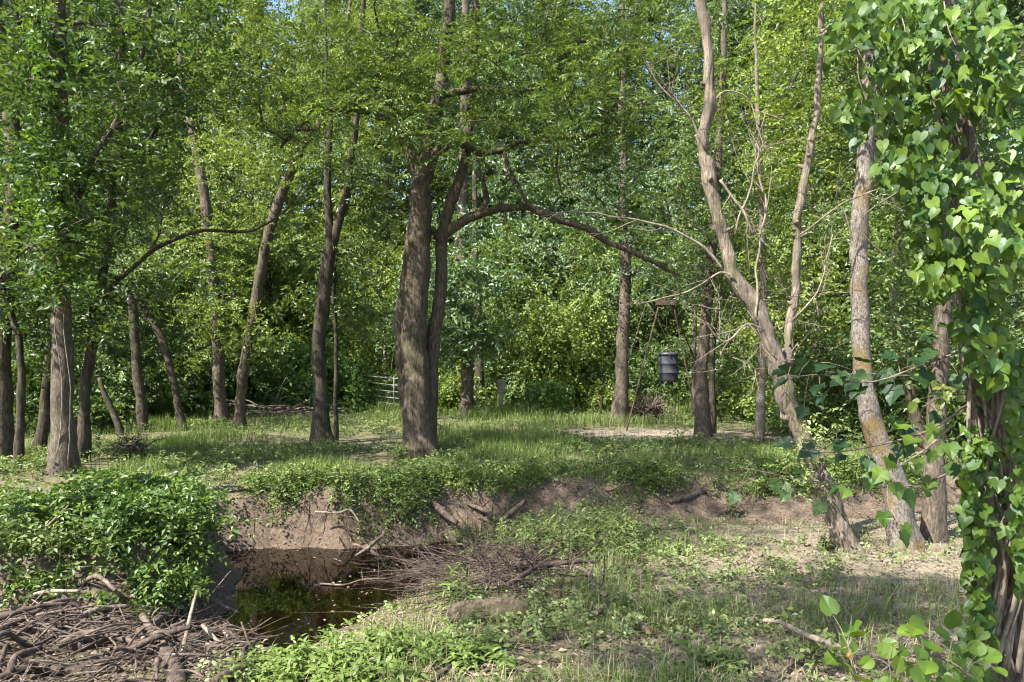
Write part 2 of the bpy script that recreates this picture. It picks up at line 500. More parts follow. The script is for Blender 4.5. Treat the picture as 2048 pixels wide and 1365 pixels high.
def ground_parts(x, y):
    x = np.asarray(x, float); y = np.asarray(y, float)
    s = sdf(WPOLY, x, y) + 0.06 * fbm2(x, y, 2.1, 40, 2)
    b = sdf(BPOLY, x, y) + 0.10 * fbm2(x, y, 1.3, 50, 3)
    left = np.interp(y, [1.5, 3, 4.8, 6.3, 8], [-0.02, -0.22, -0.42, -0.50, -0.55])
    right = np.interp(y, [0, 2, 4, 6, 8, 10.3, 14], [0, -0.03, -0.10, -0.24, -0.33, -0.40, -0.45])
    k = sstep(-2.0, 0.4, x)
    bench = left * (1 - k) + right * k
    # shallow old channel along the foot of the far bank
    bench = bench - 0.10 * np.exp(-((b + 0.35) / 0.35) ** 2) * sstep(0.3, 1.2, x)
    bench = bench + 0.035 * fbm2(x, y, 0.9, 10) * sstep(0.2, 1.0, s)
    low = np.where(s > 0, (ZW - 0.02) + (bench - ZW + 0.02) * sstep(0, 1.25, s), ZW - 0.02 - 0.14 * sstep(0, 1.0, -s))
    terr = 0.05 * fbm2(x, y, 0.35, 20) + 0.02 * fbm2(x, y, 1.5, 25) - 0.09 * np.exp(-((x + 3.5) / 2.0) ** 2 - ((y - 9.8) / 1.2) ** 2)
    terr = terr * sstep(400, 30, np.hypot(x, y))
    bw = 0.62 + 0.2 * fbm2(x, y, 0.6, 60, 2)
    t = np.clip(b / bw, 0, 1)
    t = np.where(t < 0.5, 0.5 * (2 * t) ** 1.3, 1 - 0.5 * (2 - 2 * t) ** 1.9)
    z = low + (terr - low) * t
    rough = sstep(-0.2, 0.15, b) * sstep(1.0, 0.5, b)
    z = z + (0.055 * fbm2(x, y, 4.5, 70, 3) + 0.03 * fbm2(x, y, 11.0, 72, 2)) * rough + 0.012 * fbm2(x, y, 6.0, 75, 2) * sstep(20, 12, y)
    return z, s, b

_lx, _ly = np.arange(-12, 14, 0.05), np.arange(2.0, 31, 0.05)
_LX, _LY = np.meshgrid(_lx, _ly)
_LZ = ground_parts(_LX.ravel(), _LY.ravel())[0].reshape(_LX.shape)
def gza(x, y):
    """ground height looked up in a fine grid"""
    u = np.clip((np.asarray(x) - _lx[0]) / .05, 0, len(_lx) - 1.001); v = np.clip((np.asarray(y) - _ly[0]) / .05, 0, len(_ly) - 1.001)
    i, j = u.astype(int), v.astype(int)
    f, h = u - i, v - j
    return (_LZ[j, i] * (1 - f) + _LZ[j, i + 1] * f) * (1 - h) + (_LZ[j + 1, i] * (1 - f) + _LZ[j + 1, i + 1] * f) * h
def gz(x, y):
    if _lx[0] < x < _lx[-1] and _ly[0] < y < _ly[-1]:
        return float(gza(x, y))
    return float(ground_parts(np.array([x]), np.array([y]))[0][0])

def axis(lo, hi, st, far_lo, far_hi, gr=1.12):
    a = list(np.arange(lo, hi, st))
    s_, v = st, a[-1]
    while v < far_hi:
        s_ *= gr; v += s_; a.append(v)
    s_, v, pre = st, a[0], []
    while v > far_lo:
        s_ *= gr; v -= s_; pre.append(v)
    return np.array(pre[::-1] + a)
gx = axis(-6.5, 8.0, 0.065, -500, 500)
gy = axis(3.0, 13.0, 0.055, -300, 700)
GX, GY = np.meshgrid(gx, gy)
gzv, gs, gb = ground_parts(GX.ravel(), GY.ravel())
nx, ny = len(gx), len(gy)
ii = (np.arange(ny - 1)[:, None] * nx + np.arange(nx - 1)[None]).ravel()
mbg = MB()
mbg.add(np.stack([GX.ravel(), GY.ravel(), gzv], 1), None, np.stack([ii, ii + 1, ii + nx + 1, ii + nx], 1))
def dirt_amount(x, y):
    """bare pale dirt: strip under the feeder, patches on the bench"""
    n = fbm2(x, y, 0.8, 90, 3)
    strip = np.exp(-((y - 17.6 + 0.15 * (x - 4)) / 1.5) ** 2) * sstep(0.0, 2.2, x) * sstep(12, 9, x)
    strip2 = np.exp(-((y - 15.5) / 0.9) ** 2) * sstep(-7, -5, x) * sstep(-1.2, -2.6, x) * 0.7
    bench = sstep(-0.1, -0.5, sdf(BPOLY, x, y)) * (0.55 + 0.3 * n) * sstep(0.0, 1.6, x - 0.0 * y)
    return np.clip(np.maximum(np.maximum(strip * 1.3 + 0.3 * n * strip, strip2), bench), 0, 1)
ga = np.stack([dirt_amount(GX.ravel(), GY.ravel()), sstep(0.42, 0.05, gs), sstep(0.75, 0.35, gb) * sstep(-0.9, -0.2, gb) * sstep(0, 0.1, gs + 0.4), np.ones(len(gzv))], 1)

def ground_material():
    m, N, L = mat('soil')
    out = N.new('ShaderNodeOutputMaterial')
    pb = N.new('ShaderNodeBsdfPrincipled'); pb.inputs['Roughness'].default_value = 0.95; pb.inputs['Specular IOR Level'].default_value = 0.15
    tc = N.new('ShaderNodeTexCoord')
    at = N.new('ShaderNodeAttribute'); at.attribute_name = 'soil'
    sp = N.new('ShaderNodeSeparateColor'); L.new(at.outputs['Color'], sp.inputs[0])
    def noise(s, d=6, r=0.65):
        n = N.new('ShaderNodeTexNoise'); n.inputs['Scale'].default_value = s; n.inputs['Detail'].default_value = d; n.inputs['Roughness'].default_value = r
        L.new(tc.outputs['Object'], n.inputs['Vector']); return n
    def mix(f, a, b):
        x = N.new('ShaderNodeMix'); x.data_type = 'RGBA'
        L.new(f, x.inputs[0])
        for i, c in ((6, a), (7, b)):
            if isinstance(c, tuple): x.inputs[i].default_value = (*c, 1)
            else: L.new(c, x.inputs[i])
        return x.outputs[2]
    def rng_(o, lo, hi, a=0.0, b=1.0):
        r = N.new('ShaderNodeMapRange'); r.inputs[1].default_value = lo; r.inputs[2].default_value = hi; r.inputs[3].default_value = a; r.inputs[4].default_value = b
        L.new(o, r.inputs[0]); return r.outputs[0]
    n1, n2, n3 = noise(3.5, 8), noise(22, 8), noise(0.6, 4)
    soil = mix(rng_(n2.outputs['Fac'], 0.35, 0.68), (0.085, 0.066, 0.045), (0.20, 0.16, 0.115))
    green = mix(rng_(n2.outputs['Fac'], 0.3, 0.7), (0.06, 0.075, 0.025), (0.12, 0.13, 0.05))
    base = mix(rng_(n1.outputs['Fac'], 0.42, 0.60), soil, green)
    dirt = mix(rng_(n2.outputs['Fac'], 0.35, 0.65), (0.145, 0.118, 0.088), (0.300, 0.252, 0.195))
    base = mix(sp.outputs[0], base, dirt)
    clay = mix(rng_(n2.outputs['Fac'], 0.35, 0.66), (0.056, 0.041, 0.031), (0.160, 0.119, 0.088))
    base = mix(sp.outputs[2], base, clay)
    mud = mix(rng_(n2.outputs['Fac'], 0.3, 0.7), (0.055, 0.042, 0.028), (0.125, 0.098, 0.066))
    base = mix(sp.outputs[1], base, mud)
    L.new(base, pb.inputs['Base Color'])
    L.new(rng_(sp.outputs[1], 0, 1, 0.95, 0.5), pb.inputs['Roughness'])
    ad = N.new('ShaderNodeMath'); ad.operation = 'ADD'; L.new(n1.outputs['Fac'], ad.inputs[0]); L.new(n2.outputs['Fac'], ad.inputs[1])
    bm = N.new('ShaderNodeBump'); bm.inputs['Strength'].default_value = 0.7; bm.inputs['Distance'].default_value = 0.04
    L.new(ad.outputs[0], bm.inputs['Height']); L.new(bm.outputs[0], pb.inputs['Normal'])
    L.new(pb.outputs[0], out.inputs[0])
    return m
M['soil'] = ground_material()
ground = mbg.build('ground', M['soil'])
ca = ground.data.attributes.new('soil', 'FLOAT_COLOR', 'POINT')
ca.data.foreach_set('color', ga.astype(np.float32).ravel())
tag(ground, 'leafy woodland floor of brown soil and clay cut by a creek', kind='structure')

def water_material():
    m, N, L = mat('creek_water')
    out = N.new('ShaderNodeOutputMaterial')
    tr = N.new('ShaderNodeBsdfTransparent'); tr.inputs[0].default_value = (0.36, 0.27, 0.15, 1)
    gl = N.new('ShaderNodeBsdfGlossy'); gl.inputs['Roughness'].default_value = 0.03
    fr = N.new('ShaderNodeFresnel'); fr.inputs[0].default_value = 1.55
    n = N.new('ShaderNodeTexNoise'); n.inputs['Scale'].default_value = 5; n.inputs['Detail'].default_value = 3
    tc = N.new('ShaderNodeTexCoord'); L.new(tc.outputs['Object'], n.inputs['Vector'])
    bm = N.new('ShaderNodeBump'); bm.inputs['Strength'].default_value = 0.06; bm.inputs['Distance'].default_value = 0.02
    L.new(n.outputs['Fac'], bm.inputs['Height'])
    L.new(bm.outputs[0], gl.inputs['Normal']); L.new(bm.outputs[0], fr.inputs['Normal'])
    mx = N.new('ShaderNodeMixShader'); L.new(fr.outputs[0], mx.inputs[0]); L.new(tr.outputs[0], mx.inputs[1]); L.new(gl.outputs[0], mx.inputs[2])
    L.new(mx.outputs[0], out.inputs[0])
    return m
M['water'] = water_material()
mbw = MB()
wx, wy = np.meshgrid(np.arange(-4.2, 0.7, 0.35), np.arange(5.4, 10.9, 0.35))
kx, ky = wx.shape[1], wx.shape[0]
ii = (np.arange(ky - 1)[:, None] * kx + np.arange(kx - 1)[None]).ravel()
mbw.add(np.stack([wx.ravel(), wy.ravel(), np.full(wx.size, ZW)], 1), None, np.stack([ii, ii + 1, ii + kx + 1, ii + kx], 1))
tag(mbw.build('water', M['water']), 'shallow brown creek water reflecting the trees', kind='structure')

# ------------------------------------------------------------------ trees with traced stems
WID = [0.77]
def kink(pa, amp, seed, swell=1.0):
    """wobble and swell a stem so that it does not run like a hose"""
    L = np.concatenate([[0], np.cumsum(np.linalg.norm(np.diff(pa[:, :3], axis=0), axis=1))])
    o = np.zeros_like(L)
    env = np.minimum(1, L / .4)
    for c in range(3):
        pa[:, c] += env * amp * (vnoise(np.stack([L * 1.7, o + c * 7.1, o], 1), seed) + .55 * vnoise(np.stack([L * 5.5, o + c * 5.3, o], 1), seed + 3))
    pa[:, 3] *= 1 + swell * .16 * vnoise(np.stack([L * 4.0, o, o], 1), seed + 7) + swell * .22 * np.clip(vnoise(np.stack([L * 2.2, o + 9, o], 1), seed + 8) - .35, 0, 1)
    return pa
def stem_path(pts, d, step=0.12):
    rows = []
    for q in pts:
        dd = q[3] if len(q) > 3 else d
        p = P(q[0], q[1], dd)
        rows.append([*p, q[2] * 0.5 * dd / F * WID[0]])
    return spline(rows, step)

def tree(name, label, cat, stems, d, bark, blobs=(), leafm='elm', leaf=None, limbs=(), group=None, sides=16, ridge=0.06, nr=14, rough=0.06,
         seed=1, flute=0.10, step=0.12, twigmat=None, rt=0.006, extra_pool=True, shell=0.4, rmax=0.09, knob=1.0, rfreq=3.5):
    """stems / limbs are (px, py, width_px[, depth]) rows; the first stem stands on the ground"""
    g = np.random.default_rng(seed)
    b = stems[0][0]
    bd = b[3] if len(b) > 3 else d
    bx = (b[0] - 1024) / F * bd
    base = (bx, bd, gz(bx, bd))
    root = thing(name, label, cat, base, group)
    pool = []
    mbt = MB()
    for i, s in enumerate(stems):
        pa = kink(stem_path(s, d, step), knob * .018, seed + i, knob * .35)
        if i == 0:
            pa[0, 2] = min(pa[0, 2], base[2] - 0.12)
        tube(mbt, pa[:, :3], pa[:, 3], sides, rough, rfreq, ridge, nr, seed + i, flute=flute if i == 0 else 0)
        pool.append(pa[:, :3])
    mbt.build('trunk', M[bark], root)
    for i, s in enumerate(limbs):
        m = MB()
        pa = kink(stem_path(s, d, step), .045, seed + 40 + i)
        tube(m, pa[:, :3], pa[:, 3], max(8, sides - 6), rough * 1.8, 6, ridge, 8, seed + 20 + i)
        for q in range(9):
            j = int(g.integers(len(pa) // 5, len(pa) - 1))
            dead_twig(m, pa[j, :3], nrm(pa[j + 1, :3] - pa[j, :3]) + g.normal(size=3) * .8 + [0, 0, .3], g.uniform(.2, .7), max(.004, pa[j, 3] * .3), 1, g, fork=3)
        m.build('limb', M[bark], root)
        pool.append(pa[:, :3])
    if len(blobs):
        C = in_blobs(blobs, g, shell)
        pl = np.concatenate([p[len(p) // 3 if k == 0 else 0:] for k, p in enumerate(pool)])[::3]
        mt = MB()
        grow(mt, pl, C, rt=rt, g=g, rmax=rmax)
        mt.build('twigwork', M[twigmat or bark], root, kind='stuff')
        mc = MB()
        sprays(mc, C, g=g, **leaf)
        mc.build('crown', M[leafm], root, smooth=False, kind='stuff')
    return root

LOCUST = dict(R=0.42, s=10, k=16, L=0.36, ll=0.085, lw=0.034, droop=0.25, upj=.38)
OAK = dict(R=0.42, s=9, k=8, L=0.30, ll=0.105, lw=0.058, droop=0.3, upj=.4)
ELM = dict(R=0.55, s=10, k=10, L=0.42, ll=0.115, lw=0.056, droop=0.35, upj=.7)
FAR = dict(R=0.75, s=11, k=10, L=0.6, ll=0.17, lw=0.085, droop=0.35, upj=1.0)

# the big forked tree in the middle
tree('forked_tree', 'large furrowed multi-stemmed tree in the centre with a long arching limb', 'tree',
     [[(842, 938, 175, 13), (841, 912, 122, 13), (839, 880, 88, 13), (838, 840, 74, 13), (833, 760, 68, 13), (828, 680, 66, 13), (831, 600, 62, 13), (838, 500, 58, 13), (842, 420, 54, 13), (844, 352, 52, 13)],
      [(844, 365, 46, 13), (862, 270, 36, 13), (880, 180, 33, 13), (890, 90, 31, 13), (900, 0, 28, 13), (905, -150, 24, 13), (900, -400, 16, 13), (890, -650, 6, 13)],
      [(830, 900, 60, 13.1), (822, 850, 46, 13.12), (808, 740, 40, 13.12), (803, 650, 36, 13.15), (811, 560, 30, 13.15), (822, 480, 24, 13.15), (830, 400, 14, 13.1)],
      [(852, 900, 60, 13.12), (858, 840, 46, 13.15), (862, 740, 36, 13.2), (872, 640, 34, 13.2), (884, 560, 31, 13.2), (884, 480, 30, 13.2), (905, 400, 26, 13.2), (928, 330, 24, 13.2), (940, 230, 22, 13.2), (950, 100, 20, 13.2), (955, -100, 16, 13.2), (960, -350, 8, 13.2)]],
     13, 'bark_main',
     blobs=[(570, 120, 12.6, 140, 100, 1.6, 19), (720, 90, 12.4, 130, 110, 1.6, 24), (880, 120, 12.2, 120, 110, 1.4, 16), (1040, 100, 12.4, 140, 110, 1.6, 24),
            (1200, 130, 12.2, 140, 110, 1.6, 26), (1290, 60, 12.8, 110, 90, 1.3, 14), (690, 200, 12.0, 120, 50, 1.2, 12), (590, 230, 12.5, 110, 60, 1.2, 10), (870, 250, 12.0, 90, 40, 0.9, 10),
            (1010, 220, 11.8, 110, 60, 1.3, 12), (1150, 240, 12.0, 130, 60, 1.3, 14), (1240, 310, 12.8, 110, 70, 1.2, 9), (1120, 360, 13, 100, 40, 1.0, 5), (1230, 450, 13, 80, 35, 0.8, 4),
            (470, 180, 13, 80, 80, 1.2, 8),
            (700, -180, 13, 260, 150, 3.0, 28), (1050, -180, 13, 260, 150, 3.0, 28), (900, -450, 13, 330, 180, 3.4, 40)],
     leafm='locust', leaf=LOCUST,
     limbs=[[(844, 360, 42), (816, 292, 34), (790, 255, 28), (755, 232, 22), (705, 222, 16), (655, 220, 13), (610, 245, 10), (560, 300, 6)],
            [(850, 355, 34), (880, 305, 27), (920, 290, 19), (965, 305, 16), (1010, 300, 15), (1050, 285, 13), (1110, 282, 12), (1160, 280, 11), (1220, 250, 9), (1300, 205, 5)],
            [(874, 480, 28, 13.2), (915, 448, 25, 13.1), (960, 432, 22, 13), (1005, 420, 20, 12.9), (1060, 418, 19, 12.8), (1110, 432, 18, 12.7), (1160, 455, 17, 12.6), (1215, 485, 15, 12.6), (1270, 512, 13, 12.6), (1320, 535, 10, 12.6), (1362, 550, 5, 12.6)],
            [(1008, 300, 10, 13), (1020, 350, 10, 12.9), (1050, 400, 9, 12.8), (1078, 425, 8, 12.8)],
            [(955, 434, 16, 13), (968, 405, 15, 13), (966, 370, 12, 13), (950, 345, 7, 13)],
            [(888, 110, 20), (920, 75, 16), (965, 80, 13), (1010, 105, 10), (1060, 110, 6)],
            [(886, 190, 18), (950, 180, 17), (1000, 185, 16), (1060, 180, 13), (1130, 150, 8)]],
     sides=26, ridge=0.09, nr=22, seed=3, step=0.08)

# left foreground tree and companions
tree('oak_tree', 'straight trunked tree at left standing in the grass with ivy halfway up', 'tree',
     [[(127, 968, 118, 11.2), (128, 935, 76, 11.2), (125, 840, 54, 11.2), (124, 700, 50, 11.2), (122, 560, 40, 11.2), (121, 400, 42, 11.2), (118, 200, 42, 11.2), (113, 0, 40, 11.2), (110, -200, 32, 11.2), (100, -500, 14, 11.2)]],
     11.2, 'bark_grey',
     blobs=[(30, 60, 10.6, 90, 90, 1.2, 10), (220, 50, 10.6, 90, 70, 1.2, 8), (310, 80, 11, 110, 80, 1.2, 12), (400, 60, 11.4, 90, 80, 1.2, 9), (330, 190, 11, 90, 60, 1.0, 9), (225, 180, 10.6, 70, 60, 1.0, 7),
            (30, 200, 10.4, 50, 70, 1.0, 8), (225, 330, 10.6, 50, 60, 0.8, 6), (70, 330, 10.4, 60, 60, 0.8, 9), (60, 470, 10.6, 50, 45, 0.6, 7), (190, 470, 10.8, 60, 60, 0.6, 8), (135, 560, 10.6, 60, 30, 0.5, 5),
            (100, -250, 11, 330, 180, 3, 28), (150, -550, 11, 260, 150, 3, 14)],
     leafm='oak', leaf=OAK,
     limbs=[[(150, 402, 18), (190, 320, 17), (215, 270, 16), (262, 180, 13), (285, 100, 11), (302, 0, 9), (310, -100, 6)],
            [(262, 182, 9), (300, 168, 10), (335, 175, 8), (365, 195, 5)],
            [(120, 60, 16), (160, 45, 11), (230, 52, 6)]],
     seed=11, sides=20, nr=18)
tree('slim_tree', 'slim tree close behind the left ivy trunk with a long pale reaching limb', 'tree',
     [[(165, 900, 36, 12.6), (168, 820, 28, 12.6), (178, 720, 26, 12.6), (198, 620, 24, 12.6), (215, 480, 22, 12.6), (228, 330, 20, 12.6), (240, 180, 17, 12.6), (245, 0, 14, 12.6), (240, -250, 6, 12.6)]],
     12.6, 'bark_dark',
     blobs=[(200, 420, 12.4, 70, 60, 0.9, 10), (290, 330, 12.6, 60, 60, 0.8, 8), (210, 250, 12.8, 90, 90, 1, 11), (250, -60, 12.6, 170, 120, 1.6, 14), (345, 220, 12.6, 50, 30, .6, 5), (160, 640, 12.2, 60, 50, .6, 12), (60, 610, 12.0, 60, 60, .8, 10), (85, 700, 12.6, 60, 50, .6, 8), (200, 560, 12.2, 60, 60, .6, 10)],
     leafm='oak', leaf=OAK,
     limbs=[[(190, 622, 17), (215, 590, 15), (250, 548, 13), (300, 500, 11), (340, 478, 10), (400, 468, 9), (460, 462, 8), (510, 455, 7), (545, 438, 5), (585, 408, 4), (612, 370, 3)],
            [(232, 320, 15), (265, 295, 14), (295, 275, 12), (325, 232, 9), (345, 200, 5)],
            [(300, 500, 6), (320, 460, 5), (325, 420, 3), (350, 390, 2)]],
     seed=12, sides=14, nr=12)
tree('leaning_tree', 'thick dark trunk at the far left edge under drooping leaves', 'tree',
     [[(8, 940, 62, 12.2), (6, 860, 48, 12.2), (4, 700, 44, 12.2), (15, 560, 42, 12.2), (28, 420, 42, 12.2), (30, 330, 40, 12.2), (18, 220, 38, 12.2), (0, 100, 34, 12.2), (-20, -150, 26, 12.2), (-30, -450, 10, 12.2)]],
     12.2, 'bark_main',
     blobs=[(-50, 150, 12, 100, 130, 1.5, 16), (-70, 450, 12, 80, 100, 1.2, 10), (30, 300, 11.6, 60, 50, .7, 4), (-60, -150, 12, 220, 170, 2.4, 18)],
     leafm='oak', leaf=OAK, seed=13)
tree('curved_sapling', 'thin crooked trunk bowing outward at the far left edge', 'tree',
     [[(38, 945, 30, 11.8), (40, 880, 22, 11.8), (44, 790, 20, 11.8), (44, 720, 18, 11.8), (32, 660, 17, 11.8), (14, 610, 15, 11.8), (0, 560, 13, 11.8), (-15, 480, 9, 11.8), (-20, 400, 4, 11.8)]],
     11.8, 'bark_dark', blobs=[(10, 540, 11.4, 60, 60, .8, 9), (-30, 420, 11.6, 70, 60, .8, 8)], leafm='elm', leaf=OAK, seed=14, sides=12)
tree('slanting_tree', 'short dark sloping trunk behind the two left trunks', 'tree',
     [[(78, 900, 34, 14), (88, 830, 27, 14), (95, 760, 25, 14), (104, 690, 24, 14), (110, 600, 20, 14), (112, 480, 16, 14), (110, 350, 8, 14)]],
     14, 'bark_dark', blobs=[(70, 560, 14, 90, 70, 1, 12), (130, 430, 14, 80, 80, 1, 12)], leafm='elm', leaf=ELM, seed=15, sides=12)

# twin slim stems and the leaning stub in the left middle distance
tree('bent_tree', 'slim dark trunk left of the inverted V pair, joined at its top', 'tree',
     [[(288, 885, 32, 18), (284, 820, 26, 18), (275, 740, 24, 18), (270, 670, 23, 18), (266, 610, 21, 18), (246, 562, 15, 18), (235, 500, 9, 18)]],
     18, 'bark_dark', blobs=[(250, 520, 18, 70, 50, 1, 9), (200, 620, 18, 50, 40, .8, 4)], leafm='elm', leaf=ELM, seed=16, sides=12)
tree('bent_tree', 'slim dark trunk leaning left, right half of the inverted V pair', 'tree',
     [[(370, 868, 26, 19), (358, 820, 20, 19), (345, 750, 19, 19), (325, 680, 18, 19), (300, 635, 17, 19), (272, 595, 15, 19), (248, 562, 12, 19), (230, 540, 6, 19)]],
     19, 'bark_dark', blobs=[(330, 560, 19, 80, 50, 1, 10), (250, 500, 19, 60, 50, 1, 6)], leafm='elm', leaf=ELM, seed=17, sides=12)
tree('leaning_snag', 'short black leaning snag rising left from the root stump', 'dead tree',
     [[(246, 880, 18, 17.2), (232, 835, 16, 17.2), (212, 790, 14, 17.2), (198, 755, 9, 17.2)]], 17.2, 'bark_dark', seed=18, sides=10)
tree('leafy_tree', 'tall speckled trunk rising in front of the shady shrubs at left', 'tree',
     [[(442, 850, 40, 22), (440, 800, 30, 22), (436, 720, 28, 22), (430, 620, 26, 22), (424, 520, 25, 22), (412, 420, 25, 22), (400, 335, 24, 22), (385, 270, 20, 22), (372, 210, 16, 22), (360, 100, 12, 22), (350, -60, 5, 22)]],
     22, 'bark_grey', blobs=[(420, 280, 22, 90, 90, 1.8, 10), (350, 150, 22, 100, 100, 2, 7), (470, 420, 21.5, 70, 60, 1.4, 10), (370, 470, 22, 70, 50, 1.2, 8), (400, 620, 22, 80, 40, 1.2, 8), (470, 560, 22, 50, 40, 1, 4), (390, 720, 22, 60, 30, 1, 5), (440, 640, 21.2, 60, 60, .8, 12), (430, 500, 21.2, 70, 60, .8, 12)],
     leafm='yellow', leaf=ELM, seed=19, sides=14)
tree('leaning_tree', 'mossy trunk leaning right between the speckled and the Y-forked trunk', 'tree',
     [[(478, 860, 40, 19.5), (480, 820, 28, 19.5), (485, 750, 27, 19.5), (500, 660, 27, 19.5), (514, 590, 26, 19.5), (530, 500, 26, 19.5), (552, 420, 26, 19.5), (580, 350, 24, 19.5), (610, 285, 20, 19.5), (645, 235, 16, 19.5), (680, 150, 12, 19.5), (700, 0, 8, 19.5)]],
     19.5, 'bark_main', blobs=[(560, 330, 19.5, 90, 60, 1.3, 14), (640, 200, 19.5, 110, 80, 1.5, 9), (500, 250, 19.5, 90, 80, 1.3, 7), (560, 480, 19.5, 60, 40, 1, 4), (520, 660, 19.3, 60, 50, 1, 5)],
     leafm='yellow', leaf=ELM, seed=20, sides=14)
tree('forked_tree', 'dark Y-forked trunk left of the big central tree', 'tree',
     [[(644, 894, 96, 15.6), (644, 868, 56, 15.6), (640, 780, 38, 15.6), (638, 690, 35, 15.6), (645, 610, 34, 15.6), (655, 540, 34, 15.6), (663, 478, 24, 15.6)],
      [(657, 545, 24, 15.6), (661, 485, 24, 15.6), (656, 420, 20, 15.6), (655, 340, 17, 15.6), (661, 250, 14, 15.6), (655, 150, 10, 15.6), (650, 0, 6, 15.6)],
      [(657, 545, 26, 15.6), (667, 485, 25, 15.6), (680, 430, 23, 15.6), (695, 370, 21, 15.6), (703, 310, 18, 15.6), (712, 230, 14, 15.6), (722, 100, 12, 15.6), (728, 0, 11, 15.6), (730, -150, 6, 15.6)]],
     15.6, 'bark_dark', blobs=[(660, 300, 15.6, 60, 40, 1, 5), (745, 330, 15.8, 55, 50, .8, 8), (740, 420, 15.8, 40, 40, .6, 4), (650, 120, 15.6, 110, 100, 1.5, 9), (720, -60, 15.6, 150, 100, 1.8, 7)],
     leafm='elm', leaf=ELM, seed=21, sides=18, nr=16)
tree('sapling', 'thin straight sapling just right of the Y-forked trunk', 'sapling',
     [[(672, 868, 14, 16.2), (671, 780, 11, 16.2), (672, 680, 11, 16.2), (668, 600, 10, 16.2), (674, 520, 8, 16.2), (670, 440, 4, 16.2)]], 16.2, 'bark_dark',
     blobs=[(700, 560, 16.2, 60, 70, .7, 12), (725, 640, 16.4, 50, 40, .6, 8), (720, 470, 16.4, 60, 60, .6, 8)], leafm='elm', leaf=ELM, seed=22, sides=8)
tree('tree', 'dark leaf-curtained trunk just right of the central tree', 'tree',
     [[(932, 838, 48, 24), (934, 800, 36, 24), (934, 720, 34, 24), (930, 600, 32, 24), (924, 480, 30, 24), (925, 350, 28, 24), (930, 200, 24, 24), (932, 0, 18, 24), (930, -120, 8, 24)]],
     24, 'bark_grey', blobs=[(925, 665, 23, 60, 45, .9, 24), (925, 570, 23, 75, 70, 1.0, 28), (950, 450, 23.6, 80, 50, 1.4, 7), (930, 300, 24, 80, 80, 1.5, 4)],
     leafm='blue', leaf=FAR, seed=23, sides=14)
tree('tree', 'dim trunk partly hidden behind the leaf-curtained trunk', 'tree',
     [[(958, 815, 28, 27), (960, 760, 24, 27), (956, 650, 22, 27), (950, 500, 18, 27), (950, 300, 10, 27)]], 27, 'bark_dark',
     blobs=[(990, 560, 27, 70, 60, 1.6, 8), (985, 650, 27, 50, 30, 1.4, 5)], leafm='elm', leaf=FAR, seed=24, sides=10)
tree('tree', 'straight brown trunk flaring at its foot left of the hanging drum', 'tree',
     [[(1238, 852, 66, 21.2), (1240, 825, 46, 21.2), (1243, 760, 36, 21.2), (1246, 680, 32, 21.2), (1249, 600, 29, 21.2), (1252, 500, 27, 21.2), (1248, 380, 24, 21.2), (1245, 250, 22, 21.2), (1245, 100, 18, 21.2), (1245, -80, 8, 21.2)]],
     21.2, 'bark_grey', blobs=[(1240, 470, 21, 80, 50, 1.3, 12), (1190, 380, 21, 90, 60, 1.4, 13), (1300, 380, 21, 90, 60, 1.4, 12), (1240, 260, 21, 120, 80, 1.7, 9), (1320, 560, 21, 70, 40, 1.2, 9), (1170, 520, 21, 50, 40, 1.2, 5), (1260, 110, 21, 170, 100, 2, 8)],
     leafm='blue', leaf=ELM, seed=25, sides=18, nr=18, ridge=0.04)
tree('tree', 'smooth brown trunk standing right of the hanging drum', 'tree',
     [[(1405, 894, 76, 16.2), (1406, 868, 48, 16.2), (1404, 780, 33, 16.2), (1406, 700, 30, 16.2), (1412, 620, 28, 16.2), (1420, 540, 26, 16.2), (1428, 450, 24, 16.2), (1436, 330, 20, 16.2), (1445, 150, 16, 16.2), (1450, -80, 8, 16.2)]],
     16.2, 'bark_grey', blobs=[(1400, 540, 16.2, 60, 40, .9, 8), (1470, 570, 16.4, 60, 50, 1, 9), (1360, 480, 16.2, 60, 40, 1, 7), (1480, 420, 16.4, 70, 60, 1.1, 10), (1420, 330, 16.2, 80, 70, 1.2, 12), (1350, 380, 16.4, 60, 50, 1, 7), (1440, 180, 16.4, 100, 100, 1.4, 9), (1440, 20, 16.4, 130, 80, 1.5, 8)],
     leafm='elm', leaf=ELM, seed=26, sides=18, nr=18, ridge=0.03)
tree('sapling', 'thin crooked trunk behind the smooth trunk right of the drum', 'sapling',
     [[(1425, 850, 20, 18.2), (1425, 780, 15, 18.2), (1427, 700, 14, 18.2), (1432, 640, 12, 18.2), (1440, 580, 9, 18.2), (1445, 500, 4, 18.2)]], 18.2, 'bark_dark',
     blobs=[(1450, 560, 18.2, 50, 50, .8, 7)], leafm='elm', leaf=ELM, seed=27, sides=10)
tree('sapling', 'thin trunk between the drum and the smooth trunk', 'sapling',
     [[(1388, 815, 14, 24), (1389, 740, 11, 24), (1390, 650, 10, 24), (1394, 560, 8, 24), (1398, 480, 4, 24)]], 24, 'bark_grey',
     blobs=[(1390, 540, 24, 60, 50, 1, 8)], leafm='elm', leaf=FAR, seed=28, sides=10)

